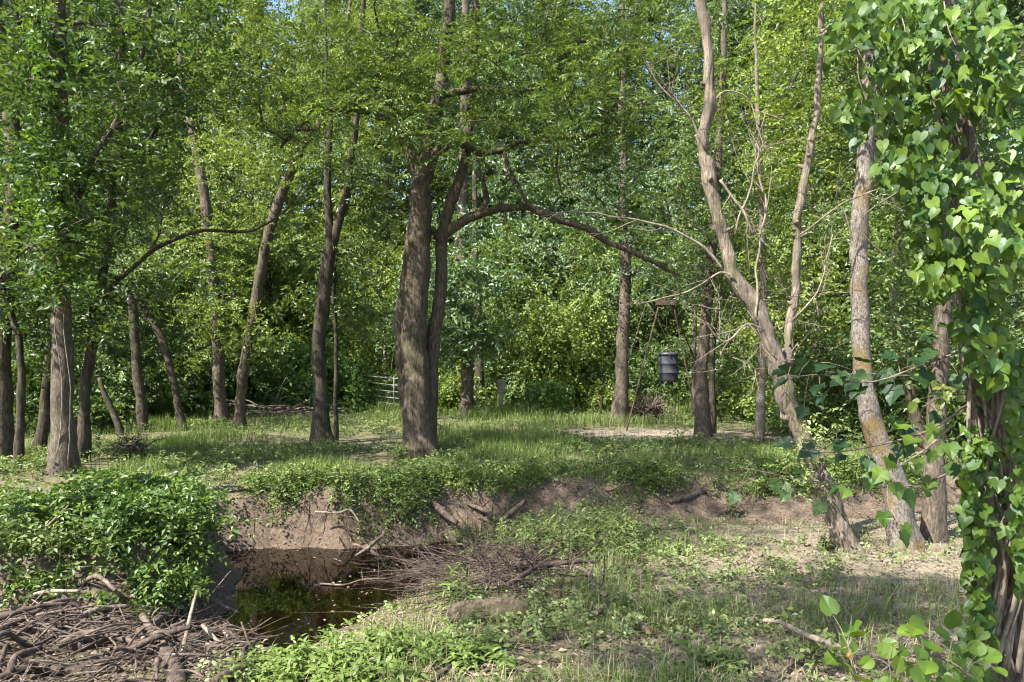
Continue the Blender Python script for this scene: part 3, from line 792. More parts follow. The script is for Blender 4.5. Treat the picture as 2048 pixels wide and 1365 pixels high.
# dead leaning tree on the bench, with bare twigs and one leafy sprout
dead = tree('dead_tree', 'barkless leaning dead tree forked low, with peeling tan wood and bare twigs', 'dead tree',
     [[(1712, 1128, 92, 7.75), (1694, 1085, 58, 7.75), (1664, 1015, 50, 7.75), (1630, 940, 44, 7.75), (1598, 870, 46, 7.75), (1566, 780, 52, 7.75), (1540, 700, 46, 7.75), (1515, 630, 42, 7.75), (1470, 555, 38, 7.75), (1446, 470, 36, 7.75), (1424, 390, 34, 7.75), (1412, 320, 33, 7.75),
       (1409, 270, 30, 7.75), (1420, 200, 28, 7.75), (1418, 130, 26, 7.75), (1407, 60, 25, 7.75), (1400, -10, 22, 7.75), (1400, -120, 15, 7.75), (1410, -230, 6, 7.75)],
      [(1580, 840, 40, 7.8), (1572, 770, 34, 7.85), (1576, 690, 23, 7.9), (1586, 610, 20, 7.95), (1595, 520, 20, 8), (1600, 430, 20, 8), (1618, 350, 19, 8), (1632, 270, 17, 8), (1640, 170, 15, 8), (1642, 60, 13, 8), (1645, -80, 6, 8)]],
     7.75, 'bark_dead', seed=31, sides=30, ridge=0.12, nr=13, rough=0.15, step=0.04, flute=0.14, knob=2.0, rfreq=11)
gd = np.random.default_rng(5)
dead_limbs = [
    [(1446, 540, 10), (1420, 505, 10), (1380, 472, 9), (1320, 445, 8), (1240, 432, 7), (1170, 428, 6), (1125, 428, 4), (1090, 445, 2)],
    [(1412, 300, 9), (1390, 250, 8), (1350, 200, 7), (1310, 160, 5), (1290, 130, 3)],
    [(1440, 360, 10), (1470, 400, 9), (1500, 440, 7), (1512, 470, 4)],
    [(1418, 215, 7), (1450, 180, 6), (1490, 195, 5), (1510, 260, 4), (1520, 300, 3)],
    [(1470, 560, 8), (1440, 545, 7), (1380, 590, 6), (1320, 600, 5), (1235, 608, 3)],
    [(1600, 470, 8), (1650, 430, 7), (1720, 390, 5), (1760, 370, 3)],
    [(1528, 660, 8), (1490, 650, 7), (1450, 690, 6), (1420, 660, 4), (1412, 640, 2)],
    [(1586, 640, 8), (1620, 600, 7), (1650, 520, 5), (1665, 470, 3)],
    [(1510, 640, 8, 7.7), (1515, 520, 8, 7.7), (1524, 420, 7, 7.8), (1520, 300, 5, 7.8), (1530, 230, 3, 7.8)],
    [(1470, 470, 8), (1500, 350, 6), (1512, 300, 4), (1480, 230, 2)]]
for i, s in enumerate(dead_limbs):
    m = MB()
    pa = stem_path(s, 7.7, 0.07)
    pa = kink(pa, .035, 60 + i)
    pa[:, 3] *= .72
    tube(m, pa[:, :3], pa[:, 3], 7, 0.1, 12, seed=i)
    for k in range(7):
        j = int(gd.integers(len(pa) // 4, len(pa) - 1))
        dd = nrm(nrm(pa[j + 1, :3] - pa[j, :3]) + gd.normal(size=3) * 0.8)
        dead_twig(m, pa[j, :3], dd, gd.uniform(0.25, 0.7), pa[j, 3] * 0.55, 1, gd, fork=3)
    m.build('bare_limb', M['twigpale'], dead)
dm = [c for c in dead.children if c.name.startswith('trunk')][0].data
dv = np.zeros(len(dm.vertices) * 3); dm.vertices.foreach_get('co', dv); dv = dv.reshape(-1, 3) + np.array(dead.location)
dn = np.zeros(len(dm.vertices) * 3); dm.vertices.foreach_get('normal', dn); dn = dn.reshape(-1, 3)
for k in range(46):                       # broken branch stubs and knots on the barkless wood
    j = int(gd.integers(len(dv)))
    if dv[j, 2] < .2 or dn[j, 1] > .45: continue
    m = MB()
    r0 = gd.uniform(.012, .03)
    tube(m, np.array([dv[j] - dn[j] * .03, dv[j] + dn[j] * .008, dv[j] + (dn[j] + [0, 0, .3]) * gd.uniform(.02, .07)]), [r0 * 1.5, r0 * 1.1, r0 * .6], 8, .3, 20, seed=k)
    m.build('stub', M['bark_dead'], dead)
mb = MB()
for k in range(60):
    px, py = gd.uniform(1440, 1660), gd.uniform(560, 760)
    dead_twig(mb, P(px, py, gd.uniform(7.3, 8.3)), gd.normal(size=3) + np.array([0, 0, 0.5]), gd.uniform(0.25, 0.6), 0.005, 1, gd, fork=2)
mb.build('twigwork', M['twig'], dead, kind='stuff')
mb = MB()
C = in_blobs([(1600, 920, 7.5, 35, 60, .2, 8), (1655, 850, 7.6, 35, 30, .2, 5), (1600, 980, 7.5, 30, 20, .2, 2)], gd)
sprays(mb, C, R=0.12, s=5, k=7, L=0.14, ll=0.055, lw=0.03, g=gd, ctint=np.full(len(C), 0.28))
mb.build('leafy_sprout', M['weed'], dead, smooth=False, kind='stuff')

tree('speckled_tree', 'speckled grey trunk with orange lichen right of the dead tree', 'tree',
     [[(1815, 1108, 98, 8.0), (1805, 1065, 74, 8.0), (1790, 985, 68, 8.0), (1762, 900, 58, 8.0), (1738, 820, 50, 8.0), (1724, 740, 46, 8.0), (1718, 640, 44, 8.0), (1718, 540, 43, 8.0), (1722, 430, 42, 8.0), (1728, 320, 40, 8.0), (1736, 200, 36, 8.0), (1742, 60, 30, 8.0), (1745, -150, 20, 8.0), (1745, -350, 8, 8.0)]],
     8.0, 'bark_speck', blobs=[(1690, 160, 8.6, 70, 80, .8, 8), (1790, 80, 9, 90, 80, .8, 8), (1680, -150, 8.4, 260, 160, 2, 30)], leafm='elm', leaf=dict(R=.35, s=9, k=9, L=.28, ll=.085, lw=.042), seed=33, sides=26, ridge=0.03, nr=20, rough=0.07, step=0.06, rt=0.004)
tree('tree', 'brown trunk between the speckled trunk and the vine-covered tree', 'tree',
     [[(1868, 1090, 78, 8.4), (1866, 1040, 58, 8.4), (1866, 950, 52, 8.4), (1872, 850, 46, 8.4), (1880, 700, 40, 8.4), (1890, 500, 36, 8.4), (1900, 250, 28, 8.4), (1905, 0, 20, 8.4), (1905, -250, 8, 8.4)]],
     8.4, 'bark_grey', blobs=[(1850, 380, 9, 80, 80, .8, 12), (1800, 560, 9, 70, 60, .7, 10), (1840, 690, 8.8, 60, 60, .6, 9), (1960, 300, 9, 90, 90, .9, 14), (1900, 100, 9, 120, 100, 1, 18), (1990, 560, 9, 70, 90, .8, 12), (1920, -200, 9, 220, 160, 1.8, 24)],
     leafm='elm', leaf=dict(R=.4, s=9, k=9, L=.3, ll=.09, lw=.045), seed=34, sides=20, nr=20, ridge=.05, rt=0.004)
tree('tree', 'dark slanting trunk in the shade behind the speckled trunk', 'tree',
     [[(1850, 900, 44, 13), (1835, 850, 32, 13), (1818, 780, 27, 13), (1800, 690, 24, 13), (1790, 580, 22, 13), (1800, 440, 18, 13), (1815, 300, 10, 13)]],
     13, 'bark_dark', blobs=[(1780, 520, 13, 90, 70, 1, 16), (1850, 420, 13, 100, 90, 1.2, 18), (1790, 660, 13, 80, 50, .9, 10), (1660, 440, 13.5, 60, 60, .8, 8)], leafm='elm', leaf=OAK, seed=35, sides=12)
tree('tree', 'thin pale trunk behind the fork of the dead tree', 'tree',
     [[(1520, 830, 26, 15), (1524, 760, 20, 15), (1528, 640, 18, 15), (1525, 500, 16, 15), (1522, 380, 14, 15), (1515, 200, 10, 15), (1510, 0, 5, 15)]],
     15, 'bark_speck', blobs=[(1530, 480, 15, 70, 70, 1, 12), (1560, 340, 15, 90, 80, 1.2, 16), (1500, 200, 15, 90, 90, 1.2, 14), (1620, 220, 15, 80, 80, 1.2, 12), (1590, 80, 15, 120, 80, 1.4, 18), (1590, 540, 15, 60, 60, .9, 8), (1640, 620, 15, 70, 40, .9, 8)],
     leafm='yellow', leaf=OAK, seed=36, sides=12)

# ------------------------------------------------------------------ background trees: five prototypes, copied
def proto_tree(name, seed, height, rad, low, leafm, nclump, bark='bark_dark', drape=0.0, leaf=FAR):
    g = np.random.default_rng(seed)
    root = thing(name, 'x', 'tree', (0, 0, 0))
    k = 9
    zs = np.linspace(-0.2, height * 0.93, k)
    path = np.stack([np.cumsum(g.normal(0, .18, k)), np.cumsum(g.normal(0, .18, k)), zs], 1)
    path[0, :2] = path[1, :2] = 0
    rr = np.interp(zs, [-0.2, 0.4, height], [0.36, 0.24, 0.03])
    pa = spline(np.column_stack([path, rr]), 0.4)
    m = MB()
    tube(m, pa[:, :3], pa[:, 3], 12, .08, 2, .06, 12, seed)
    m.build('trunk', M[bark], root)
    # uneven lobes
    C = []
    nl = 16
    for i in range(nl):
        f = (i + 0.5) / nl
        z = low + (height - low) * f
        wr = rad * (math.sin(math.pi * min(1, 0.25 + 0.75 * f)) ** 0.7)
        a = i * 2.4 + g.uniform(-.5, .5)
        c = np.array([math.cos(a) * wr * .55, math.sin(a) * wr * .55, z])
        n = nclump // nl
        q = nrm(g.normal(size=(n, 3))) * (g.uniform(.25, 1, n) ** (1 / 3))[:, None]
        C.append(c + q * np.array([wr * .62, wr * .62, (height - low) / nl * 1.5]))
    C = np.concatenate(C)
    mt = MB()
    grow(mt, pa[3::2, :3], C, rt=0.008, g=g, sides=5)
    mt.build('twigwork', M[bark], root, kind='stuff')
    mc = MB()
    sprays(mc, C, g=g, **leaf)
    mc.build('crown', M[leafm], root, smooth=False, kind='stuff')
    return root

def copy_thing(root, loc, rz, s, label, group=None, name=None, mats=None):
    r = root.copy()
    COL.objects.link(r)
    if name: r.name = name
    r.location = loc
    r.rotation_euler = (0, 0, rz)
    r.scale = (s, s, s)
    tag(r, label, None, group)
    for ch in list(root.children):
        c = ch.copy()
        COL.objects.link(c)
        c.parent = r
        if mats and ch.name.split('.')[0] in mats:
            c.material_slots[0].link = 'OBJECT'
            c.material_slots[0].material = M[mats[ch.name.split('.')[0]]]
    return r

protos = [proto_tree('background_tree', 101, 19, 4.2, 1.2, 'yellow', 330),
          proto_tree('background_tree', 102, 21, 4.6, 2.0, 'elm', 350),
          proto_tree('background_tree', 103, 17, 3.8, 0.6, 'blue', 310),
          proto_tree('background_tree', 104, 22, 4.0, 3.0, 'elm', 320)]
used = set()
bgs = [  # px, depth, proto, scale, rotation, leaf material, label
    (-180, 24, 1, .95, 0.3, 'oak', 'leafy background tree at the far left edge of the wood'),
    (60, 22, 2, .85, 1.0, 'elm', 'dense dark green tree behind the thick trunk at far left'),
    (235, 27, 0, .95, 2.0, 'elm', 'mid green tree behind the inverted V pair of slim trunks'),
    (330, 34, 3, 1.0, 4.0, 'yellow', 'tall sunny tree filling the gap above the long pale limb'),
    (520, 30, 0, 1.0, 0.0, 'yellow', 'yellow green sunlit tree behind the mossy leaning trunk'),
    (660, 36, 1, 1.05, 1.3, 'yellow', 'bright tree behind the Y-forked trunk'),
    (760, 31, 0, .98, 3.1, 'yellow', 'sunlit tree hanging over the metal gate'),
    (860, 40, 3, 1.1, 2.2, 'elm', 'tall tree directly behind the big central trunk'),
    (1000, 34, 2, 1.1, 0.6, 'blue', 'cool green tree left of the vine-draped mound'),
    (1120, 38, 1, 1.1, 5.0, 'elm', 'tall tree rising above the vine-draped mound'),
    (1190, 30, 2, .95, 2.9, 'blue', 'cool green tree behind the straight flared trunk'),
    (1330, 33, 3, 1.0, 0.9, 'elm', 'shady tree behind the hanging drum'),
    (1440, 29, 1, .92, 3.7, 'elm', 'leafy tree behind the smooth trunk right of the drum'),
    (1570, 32, 0, 1.0, 1.8, 'elm', 'tree behind the fork of the leaning dead tree'),
    (1640, 24, 2, .82, 5.2, 'yellow', 'light green tree between the dead tree and the speckled trunk'),
    (1760, 28, 3, .95, 2.6, 'elm', 'mid green tree behind the speckled trunk'),
    (1880, 22, 1, .85, 0.2, 'elm', 'leafy tree behind the brown trunk at right'),
    (2030, 20, 2, .85, 1.4, 'elm', 'dense tree behind the vine-covered trunk at the right edge'),
    (2180, 24, 0, .95, 4.4, 'elm', 'leafy background tree past the right edge of the view'),
    (130, 42, 3, 1.25, 0.5, 'elm', 'tallest back-row tree at left above the ivy trunk'),
    (450, 46, 1, 1.3, 1.5, 'yellow', 'back-row tree under the upper left sky gap'),
    (980, 48, 3, 1.3, 3.3, 'elm', 'back-row tree above the arching limb'),
    (1270, 46, 0, 1.35, 2.5, 'elm', 'back-row tree near the upper middle sky gap'),
    (1500, 44, 2, 1.4, 3.9, 'elm', 'back-row tree right of the upper sky gap'),
    (1720, 42, 1, 1.2, 0.8, 'elm', 'back-row tree high behind the speckled trunk'),
    (1950, 38, 0, 1.2, 4.9, 'elm', 'back-row tree high at the right edge'),
    (40, 52, 0, 1.5, 2.9, 'elm', 'distant tree top far behind the thick left trunk'),
    (280, 50, 2, 1.6, 1.9, 'elm', 'distant tree behind the slanting limbs at upper left'),
    (720, 52, 0, 1.5, 5.5, 'elm', 'distant tree seen above the left limb of the central tree'),
    (850, 55, 2, 1.7, 4.1, 'blue', 'distant tree behind the fork of the central tree'),
    (1080, 54, 0, 1.6, 1.1, 'elm', 'distant tree behind the forked right limb of the central tree'),
    (1600, 50, 0, 1.5, 3.6, 'elm', 'distant tree between the two stems of the dead tree')]
for (px, d, k, s, r, lm, lab) in bgs:
    if 300 < px < 1640 and d < 42:          # the clearing keeps the back row away from the sunlit thicket
        d, s = d * .6 + 24, s * 1.18
    x = (px - 1024) / F * d
    loc = (x, d, gz(x, d))
    if k in used:
        copy_thing(protos[k], loc, r, s, lab, 'background trees', mats={'crown': lm})
    else:
        used.add(k)
        o = protos[k]
        o.location = loc; o.rotation_euler = (0, 0, r); o.scale = (s, s, s)
        tag(o, lab, None, 'background trees')
        for c in o.children:
            if c.name.startswith('crown'):
                c.data.materials[0] = M[lm]
# small sunlit trees at the clearing edge, hung with vines
small = [proto_tree('small_tree', 131, 7.5, 2.7, 0.1, 'yellow', 150, leaf=dict(FAR, R=.6, droop=.7, el=(-.25, .35), lw=.10)),
         proto_tree('small_tree', 132, 6.0, 2.3, 0.1, 'vine', 120, leaf=dict(FAR, R=.55, droop=.7, el=(-.25, .35), lw=.10))]
for i, (px, d, k, s, r, lm, lab) in enumerate([
    (395, 29, 0, .95, .2, 'yellow', 'small sunlit tree between the speckled trunk and the inverted V pair'),
    (470, 32, 1, 1.1, 1.2, 'vine', 'small vine-hung tree behind the speckled trunk'),
    (560, 31, 0, 1.0, 2.2, 'yellow', 'small yellow green tree above the brush pile'),
    (628, 33, 1, 1.15, 3.2, 'yellow', 'small bright tree behind the Y-forked trunk'),
    (795, 44, 0, 1.3, 4.2, 'yellow', 'small bright tree in the pasture behind the gate'),
    (870, 32, 1, 1.1, 5.2, 'elm', 'small leafy tree right behind the central trunk'),
    (985, 31, 0, .9, .9, 'yellow', 'small tree hung with vines behind the block-topped post'),
    (1060, 33, 1, 1.3, 1.9, 'elm', 'small cool green tree left of the bright vine mound'),
    (1175, 33, 0, 1.0, 2.9, 'yellow', 'small tree in the sunlit gap right of the bright vine mound'),
    (1275, 31, 1, 1.0, 3.9, 'elm', 'small shady tree behind the root ball'),
    (1385, 32, 0, .95, 4.9, 'elm', 'small tree behind the drum and the smooth trunk'),
    (1480, 30, 1, 1.0, 5.9, 'yellow', 'small light tree beyond the meadow right of the drum'),
    (1590, 27, 0, .85, 1.5, 'elm', 'small tree beyond the meadow behind the dead trunk'),
    (1690, 25, 1, 1.0, 2.5, 'yellow', 'small light tree left of the speckled trunk')]):
    x = (px - 1024) / F * d
    loc = (x, d, gz(x, d))
    if i < 1 or (k == 1 and i == 1):
        o = small[k]; o.location = loc; o.rotation_euler = (0, 0, r); o.scale = (s, s, s)
        tag(o, lab, None, 'small trees at the clearing edge')
    else:
        copy_thing(small[k], loc, r, s, lab, 'small trees at the clearing edge', mats={'crown': lm})
# unseen high-crowned trees added at left to cast shade on bank and near ground
tl = proto_tree('added_shade_tree', 151, 15, 2.6, 9.0, 'oak', 130, leaf=dict(FAR, s=8, ll=.13, lw=.07))
tl.location = (-6.0, 5.0, gz(-6.0, 5.0))
tag(tl, 'unseen tall tree added beyond the left edge to shade the far bank', None, 'background trees')
copy_thing(tl, (-3.6, 1.0, gz(-3.6, 1.0)), 2.1, .68, 'unseen tall tree added behind the viewer at left to shade the bench', 'background trees')

# far wood that closes the horizon
mb = MB()
g = np.random.default_rng(77)
n = 1500
ang = g.uniform(-1.0, 1.0, n)
dist = g.uniform(62, 80, n)
C = np.stack([np.sin(ang) * dist, np.cos(ang) * dist, g.uniform(0.5, 26, n) * (0.8 + 0.2 * np.sin(ang * 9))], 1)
sprays(mb, C, R=2.4, s=9, k=7, L=1.6, ll=0.55, lw=0.30, g=g)
tag(mb.build('far_wood', M['elm'], smooth=False), 'far wood beyond the pasture closing the view', 'wood', kind='stuff')

# ------------------------------------------------------------------ shrubs and vine-draped mounds
def shrub(name, label, cat, px, d, rx, ry, rz, leafm, n, leaf, seed, drape=False, group=None, z0=0.0, lift=0.0):
    g = np.random.default_rng(seed)
    x = (px - 1024) / F * d
    base = np.array([x, d, gz(x, d) + lift])
    root = thing(name, label, cat, base, group)
    q = nrm(g.normal(size=(n, 3)))
    q[:, 2] = np.abs(q[:, 2]) if not drape else np.where(q[:, 2] < -0.2, -q[:, 2], q[:, 2])
    rr = g.uniform(.8, 1.0, n) if drape else g.uniform(.25, 1, n) ** .5
    bump = 1 + 0.28 * vnoise(q * 2.2 + seed, seed) + 0.12 * vnoise(q * 5 + seed, seed + 1)
    C = base + q * (rr * bump)[:, None] * np.array([rx, ry, rz]) + np.array([0, 0, z0 + 0.1])
    C[:, 2] = np.maximum(C[:, 2], base[2] + 0.08)
    ns = 5
    for k in range(ns):
        a = g.uniform(0, 6.28)
        e = base + np.array([math.cos(a) * rx * .6, math.sin(a) * ry * .6, rz * g.uniform(.5, .9) + z0])
        s0 = base + np.array([math.cos(a) * .12, math.sin(a) * .12, -.05])
        pa = spline([s0, (s0 + e) / 2 + g.normal(size=3) * .15 + np.array([0, 0, .2 * rz]), e], .25)
        m = MB()
        tube(m, pa, np.linspace(.03, .008, len(pa)), 5, .1, 6, seed=k)
        m.build('stem', M['twig'], root)
    mc = MB()
    sprays(mc, C, g=g, **leaf)
    mc.build('foliage', M[leafm], root, smooth=False, kind='stuff')
    return root
SHR = dict(R=0.45, s=9, k=9, L=0.42, ll=0.14, lw=0.08, droop=0.5, upj=1.0)
DRP = dict(R=0.40, s=8, k=9, L=0.5, ll=0.15, lw=0.105, droop=0.9, el=(-0.5, 0.35), upj=1.0)
shrub('vine_mound', 'tall bright mound of vines draped over a tree in the sunlit middle', 'vine thicket', 1112, 28.5, 2.0, 1.7, 4.6, 'yellow', 240, DRP, 201, True)  # lighter leaf colour stands in for sun on this mound
shrub('vine_mound', 'small round vine-covered hump in the grass right of the short post', 'vine thicket', 1088, 25.5, 0.75, 0.7, 1.25, 'vine', 60, dict(DRP, R=.2, ll=.11, lw=.08, L=.3), 202, True)
shrub('vine_mound', 'low vine hump left of the straight flared trunk', 'vine thicket', 1215, 27, 0.9, 0.7, 1.05, 'yellow', 55, dict(DRP, R=.2, ll=.11, lw=.08, L=.3), 203, True)
shrub('vine_mound', 'broad vine bank above the brush pile left of the Y-forked trunk', 'vine thicket', 590, 27, 2.4, 1.5, 2.3, 'vine', 150, DRP, 204, True)
shrub('vine_mound', 'leafy vines smothering the gate post', 'vine thicket', 700, 28.6, .8, 0.7, 1.75, 'vine', 75, dict(DRP, R=.3), 205, True)
shrub('vine_mound', 'tall vines hanging on the trees above the gate', 'vine thicket', 775, 38, 3.0, 1.6, 4.5, 'yellow', 170, DRP, 206, True, z0=2.6)
shrub('shrub', 'dark shrub behind the speckled trunk at left', 'shrub', 385, 24.5, 2.4, 1.5, 3.2, 'oak', 120, SHR, 207)
shrub('shrub', 'deep green shrub between the inverted V pair and the snag', 'shrub', 255, 23, 1.9, 1.3, 2.4, 'oak', 90, SHR, 208)
shrub('shrub', 'leafy shrub filling the left edge behind the thick trunk', 'shrub', 60, 18, 1.6, 1.2, 2.2, 'elm', 90, SHR, 209)
shrub('shrub', 'shrub behind the left ivy trunk', 'shrub', 150, 20, 1.4, 1.2, 2.5, 'elm', 80, SHR, 210)
shrub('shrub', 'shrub between the mossy leaning trunk and the brush pile', 'shrub', 500, 25.5, 1.4, 1.1, 2.6, 'bramble', 80, SHR, 211)
shrub('shrub', 'sunny weeds heaped right of the big central trunk', 'shrub', 895, 26, 0.9, .8, 1.5, 'yellow', 60, SHR, 212)
shrub('shrub', 'shrub behind the short wooden post', 'shrub', 1010, 28, 1.4, 1.1, 2.2, 'elm', 80, SHR, 213)
shrub('shrub', 'dark shrub in the shade behind the hanging drum', 'shrub', 1330, 28, 2.2, 1.2, 2.8, 'oak', 100, SHR, 214)
shrub('shrub', 'shrub right of the smooth trunk at the meadow edge', 'shrub', 1480, 25, 1.6, 1.1, 2.2, 'elm', 80, SHR, 215)
shrub('shrub', 'tangled shrub between the dead tree and the speckled trunk', 'shrub', 1650, 17, 1.4, 1.0, 2.6, 'elm', 100, dict(SHR, ll=.11, lw=.06), 216)
shrub('shrub', 'shrub behind the brown trunk at right', 'shrub', 1830, 15.5, 1.5, 1.0, 2.4, 'oak', 100, dict(SHR, ll=.11, lw=.06), 217)
shrub('shrub', 'shrub behind the vine-covered trunk at the right edge', 'shrub', 2010, 13.5, 1.6, 1.1, 2.8, 'elm', 110, dict(SHR, ll=.11, lw=.06), 218)
shrub('shrub', 'sunny bush at the meadow edge left of the dead tree', 'shrub', 1545, 22, 1.1, .8, 1.5, 'yellow', 60, SHR, 219)
bush = shrub('bramble_bush', 'lush green bramble bush on the creek bank at lower left', 'bush', 215, 7.2, 1.0, 0.7, 0.50, 'bramble', 100,
             dict(R=0.16, s=10, k=8, L=0.2, ll=0.060, lw=0.036, droop=0.35, upj=.6), 220)
mb = MB()
C = in_blobs([(330, 1030, 7.4, 80, 40, .4, 20), (385, 1090, 7.2, 40, 50, .3, 10), (170, 1140, 6.8, 130, 45, .3, 26), (300, 1150, 6.8, 70, 40, .25, 14), (50, 1100, 6.9, 60, 50, .3, 12), (250, 985, 7.5, 120, 25, .3, 9), (110, 1010, 7.5, 90, 30, .3, 9), (140, 1120, 6.85, 130, 40, .25, 15), (290, 1110, 6.95, 90, 45, .25, 11), (30, 1130, 6.75, 60, 40, .25, 12), (60, 1165, 6.5, 80, 35, .25, 14), (210, 1195, 6.45, 90, 25, .2, 14), (370, 1165, 6.85, 45, 40, .2, 9), (0, 1060, 7.2, 50, 50, .3, 9)], rng)
sprays(mb, C, R=0.14, s=8, k=8, L=0.18, ll=0.060, lw=0.036, droop=0.5, upj=.6)
mb.build('hanging_foliage', M['bramble'], bush, smooth=False, kind='stuff')
mb, mst = MB(), MB()
for k in range(46):                      # long ragged shoots
    px = rng.uniform(20, 430); py = 1150 - 90 * math.exp(-((px - 230) / 170) ** 2) + rng.normal(0, 25)
    a = P(px, py, 7.1 + rng.normal(0, .2))
    e = a + np.array([rng.normal(.0, .22), rng.normal(-.1, .15), rng.uniform(.12, .42)])
    t = e + np.array([rng.normal(0, .12), rng.normal(-.05, .1), rng.uniform(-.15, .08)])
    pa = spline([a, e, t], .06)
    tube(mst, pa, np.linspace(.004, .0015, len(pa)), 4, cap=False)
    n = len(pa)
    az = np.arange(n) * 2.4
    place(mb, KITE, pa, np.stack([np.cos(az), np.sin(az), rng.normal(.1, .3, n)], 1), np.array([0, 0, 1.]) + rng.normal(size=(n, 3)) * .3, rng.uniform(.045, .09, n), .58, np.clip(rng.normal(.7, .15, n), 0, 1))
mb.build('shoot_foliage', M['bramble'], bush, smooth=False, kind='stuff'); mst.build('shoot', M['bramble'], bush, kind='stuff')

# ------------------------------------------------------------------ ivy on the left trunk
g = np.random.default_rng(61)
C = in_blobs([(128, 330, 11.0, 26, 90, .25, 16), (115, 420, 10.9, 22, 60, .2, 10), (85, 130, 11.0, 22, 130, .25, 16), (140, 540, 10.9, 20, 40, .2, 6), (60, 350, 12, 25, 90, .25, 10)], g)
root = thing('ivy', 'bright ivy climbing the straight left trunk', 'vine', (P(124, 900, 11.2)[0], 11.2, gz(P(124, 900, 11.2)[0], 11.2)))
mb = MB(); sprays(mb, C, R=.2, s=8, k=6, L=.22, ll=.10, lw=.075, droop=.9, el=(-.5, .3), g=g)
mb.build('foliage', M['vine'], root, smooth=False, kind='stuff')
mb = MB()
for px in (112, 138):
    pa = spline([P(px, 940, 11.0), P(px + 8, 780, 10.98), P(px - 9, 640, 10.97), P(px + 6, 500, 11.0), P(px - 5, 370, 11.0), P(px, 250, 11.0)], .15)
    pa += np.cumsum(g.normal(size=pa.shape) * .008, 0)
    mb = MB()
    tube(mb, pa, np.linspace(.008, .004, len(pa)), 5)
    mb.build('stem', M['twig'], root)

# ------------------------------------------------------------------ vine-covered tree at the right
tree('vine_covered_tree', 'furrowed trunk at the right edge wrapped in heart-leaved vine', 'tree',
     [[(2022, 1395, 150, 4.0), (2012, 1330, 112, 4.0), (2006, 1250, 98, 4.0), (2000, 1120, 94, 4.0), (1990, 980, 92, 4.0), (1972, 800, 90, 4.0), (1955, 640, 88, 4.0), (1938, 480, 86, 4.0), (1920, 330, 82, 4.0), (1898, 180, 80, 4.0), (1880, 40, 78, 4.0), (1865, -120, 70, 4.0), (1850, -500, 50, 4.1), (1840, -1000, 24, 4.2)]],
     4.0, 'bark_vine', blobs=[(1850, -650, 4.2, 420, 250, 1.2, 40), (1900, -1000, 4.2, 500, 250, 1.5, 40)], leafm='elm', leaf=dict(R=.3, s=8, k=8, L=.25, ll=.08, lw=.045), seed=41, sides=48, ridge=0.13, nr=26, rough=0.05, step=0.03, flute=0.06, rt=.004)

def leaf_proto(tmpl, wid, name, m):
    mb = MB()
    v = tmpl[0].copy(); v[:, 1] *= wid
    mb.add(v, tmpl[1], tint=0.5)
    me = mb.mesh(name, smooth=False)
    me.materials.append(m)
    return me
def tinted(me, t):
    m = me.copy()
    a = m.attributes['tint']
    a.data.foreach_set('value', np.full(len(m.vertices), t, np.float32))
    return m
def leaf_obj(name, me, pos, d, nn, size, root):
    d = Vector(d).normalized(); nn = Vector(nn)
    sd_ = nn.cross(d).normalized(); up = d.cross(sd_)
    R = Matrix((d, sd_, up)).transposed().to_4x4()
    o = bpy.data.objects.new(name, me)
    COL.objects.link(o)
    o.parent = root
    o.matrix_basis = Matrix.Translation(Vector(pos) - root.location) @ R @ Matrix.Scale(size, 4)
    return o

g = np.random.default_rng(42)
vroot = thing('climbing_vine', 'heart-leaved vine draping the furrowed tree at the right edge', 'vine', (P(1985, 1340, 3.8)[0], 3.8, gz(P(1985, 1340, 3.8)[0], 3.8)))
LV = []
def vine_blob(px, py, d, rx, ry, rd, n, sz=0.053):
    for k in range(int(n * 2.7)):
        q = g.normal(size=3); q = q / np.linalg.norm(q) * g.uniform(.2, 1) ** .5
        LV.append((P(px + q[0] * rx, py + q[1] * ry, d + q[2] * rd), sz * g.uniform(.45, 1.45)))
for a in [(1800, 50, 3.6, 120, 80, .5, 95), (1930, 60, 3.6, 130, 80, .5, 80), (1790, 180, 3.6, 75, 90, .45, 65), (1840, 320, 3.6, 100, 90, .45, 95), (1920, 420, 3.5, 110, 100, .4, 110), (1990, 480, 3.5, 80, 120, .4, 90),
          (1900, 540, 3.5, 80, 60, .35, 55), (1960, 640, 3.6, 60, 80, .3, 60), (1990, 730, 3.6, 60, 60, .3, 40), (2020, 250, 3.6, 60, 160, .4, 60), (1970, 160, 3.5, 70, 80, .3, 40), (1710, 230, 3.7, 40, 60, .25, 18), (1665, 90, 3.8, 40, 60, .25, 14), (1890, 180, 3.5, 60, 60, .2, 24),
          (2035, 820, 3.7, 25, 120, .2, 40), (2040, 1050, 3.7, 20, 140, .2, 44), (1955, 900, 3.75, 35, 60, .15, 26), (1940, 1000, 3.75, 28, 90, .15, 36), (1955, 1130, 3.75, 30, 90, .15, 40), (1960, 1250, 3.75, 35, 80, .15, 40), (1930, 1330, 3.7, 60, 50, .2, 30), (1985, 1000, 3.72, 40, 120, .08, 18)]:
    vine_blob(*a)
vm = [leaf_proto(HEART, .98, 'leaf', M['nearvine']), leaf_proto(HEART, .82, 'leaf', M['nearvine'])]
vms = [tinted(m, t) for m in vm for t in (.05, .25, .45, .65, .9)]
LV.sort(key=lambda q: q[0][1] - 12 * (q[1] - .1))
mb = MB()
pos, dd, nn, sz = [], [], [], []
for i, (p, s) in enumerate(LV):
    d = np.array([g.normal(0, .45), g.normal(-.15, .3), -1 + abs(g.normal(0, .35))])
    n = np.array([g.normal(-.25, .45), -0.75 + g.normal(0, .3), 0.55 + g.normal(0, .3)])
    if i < 300:
        leaf_obj('leaf', vms[int(g.integers(len(vms)))], p, d, n, s, vroot)
    else:
        pos.append(p); dd.append(d); nn.append(n); sz.append(s)
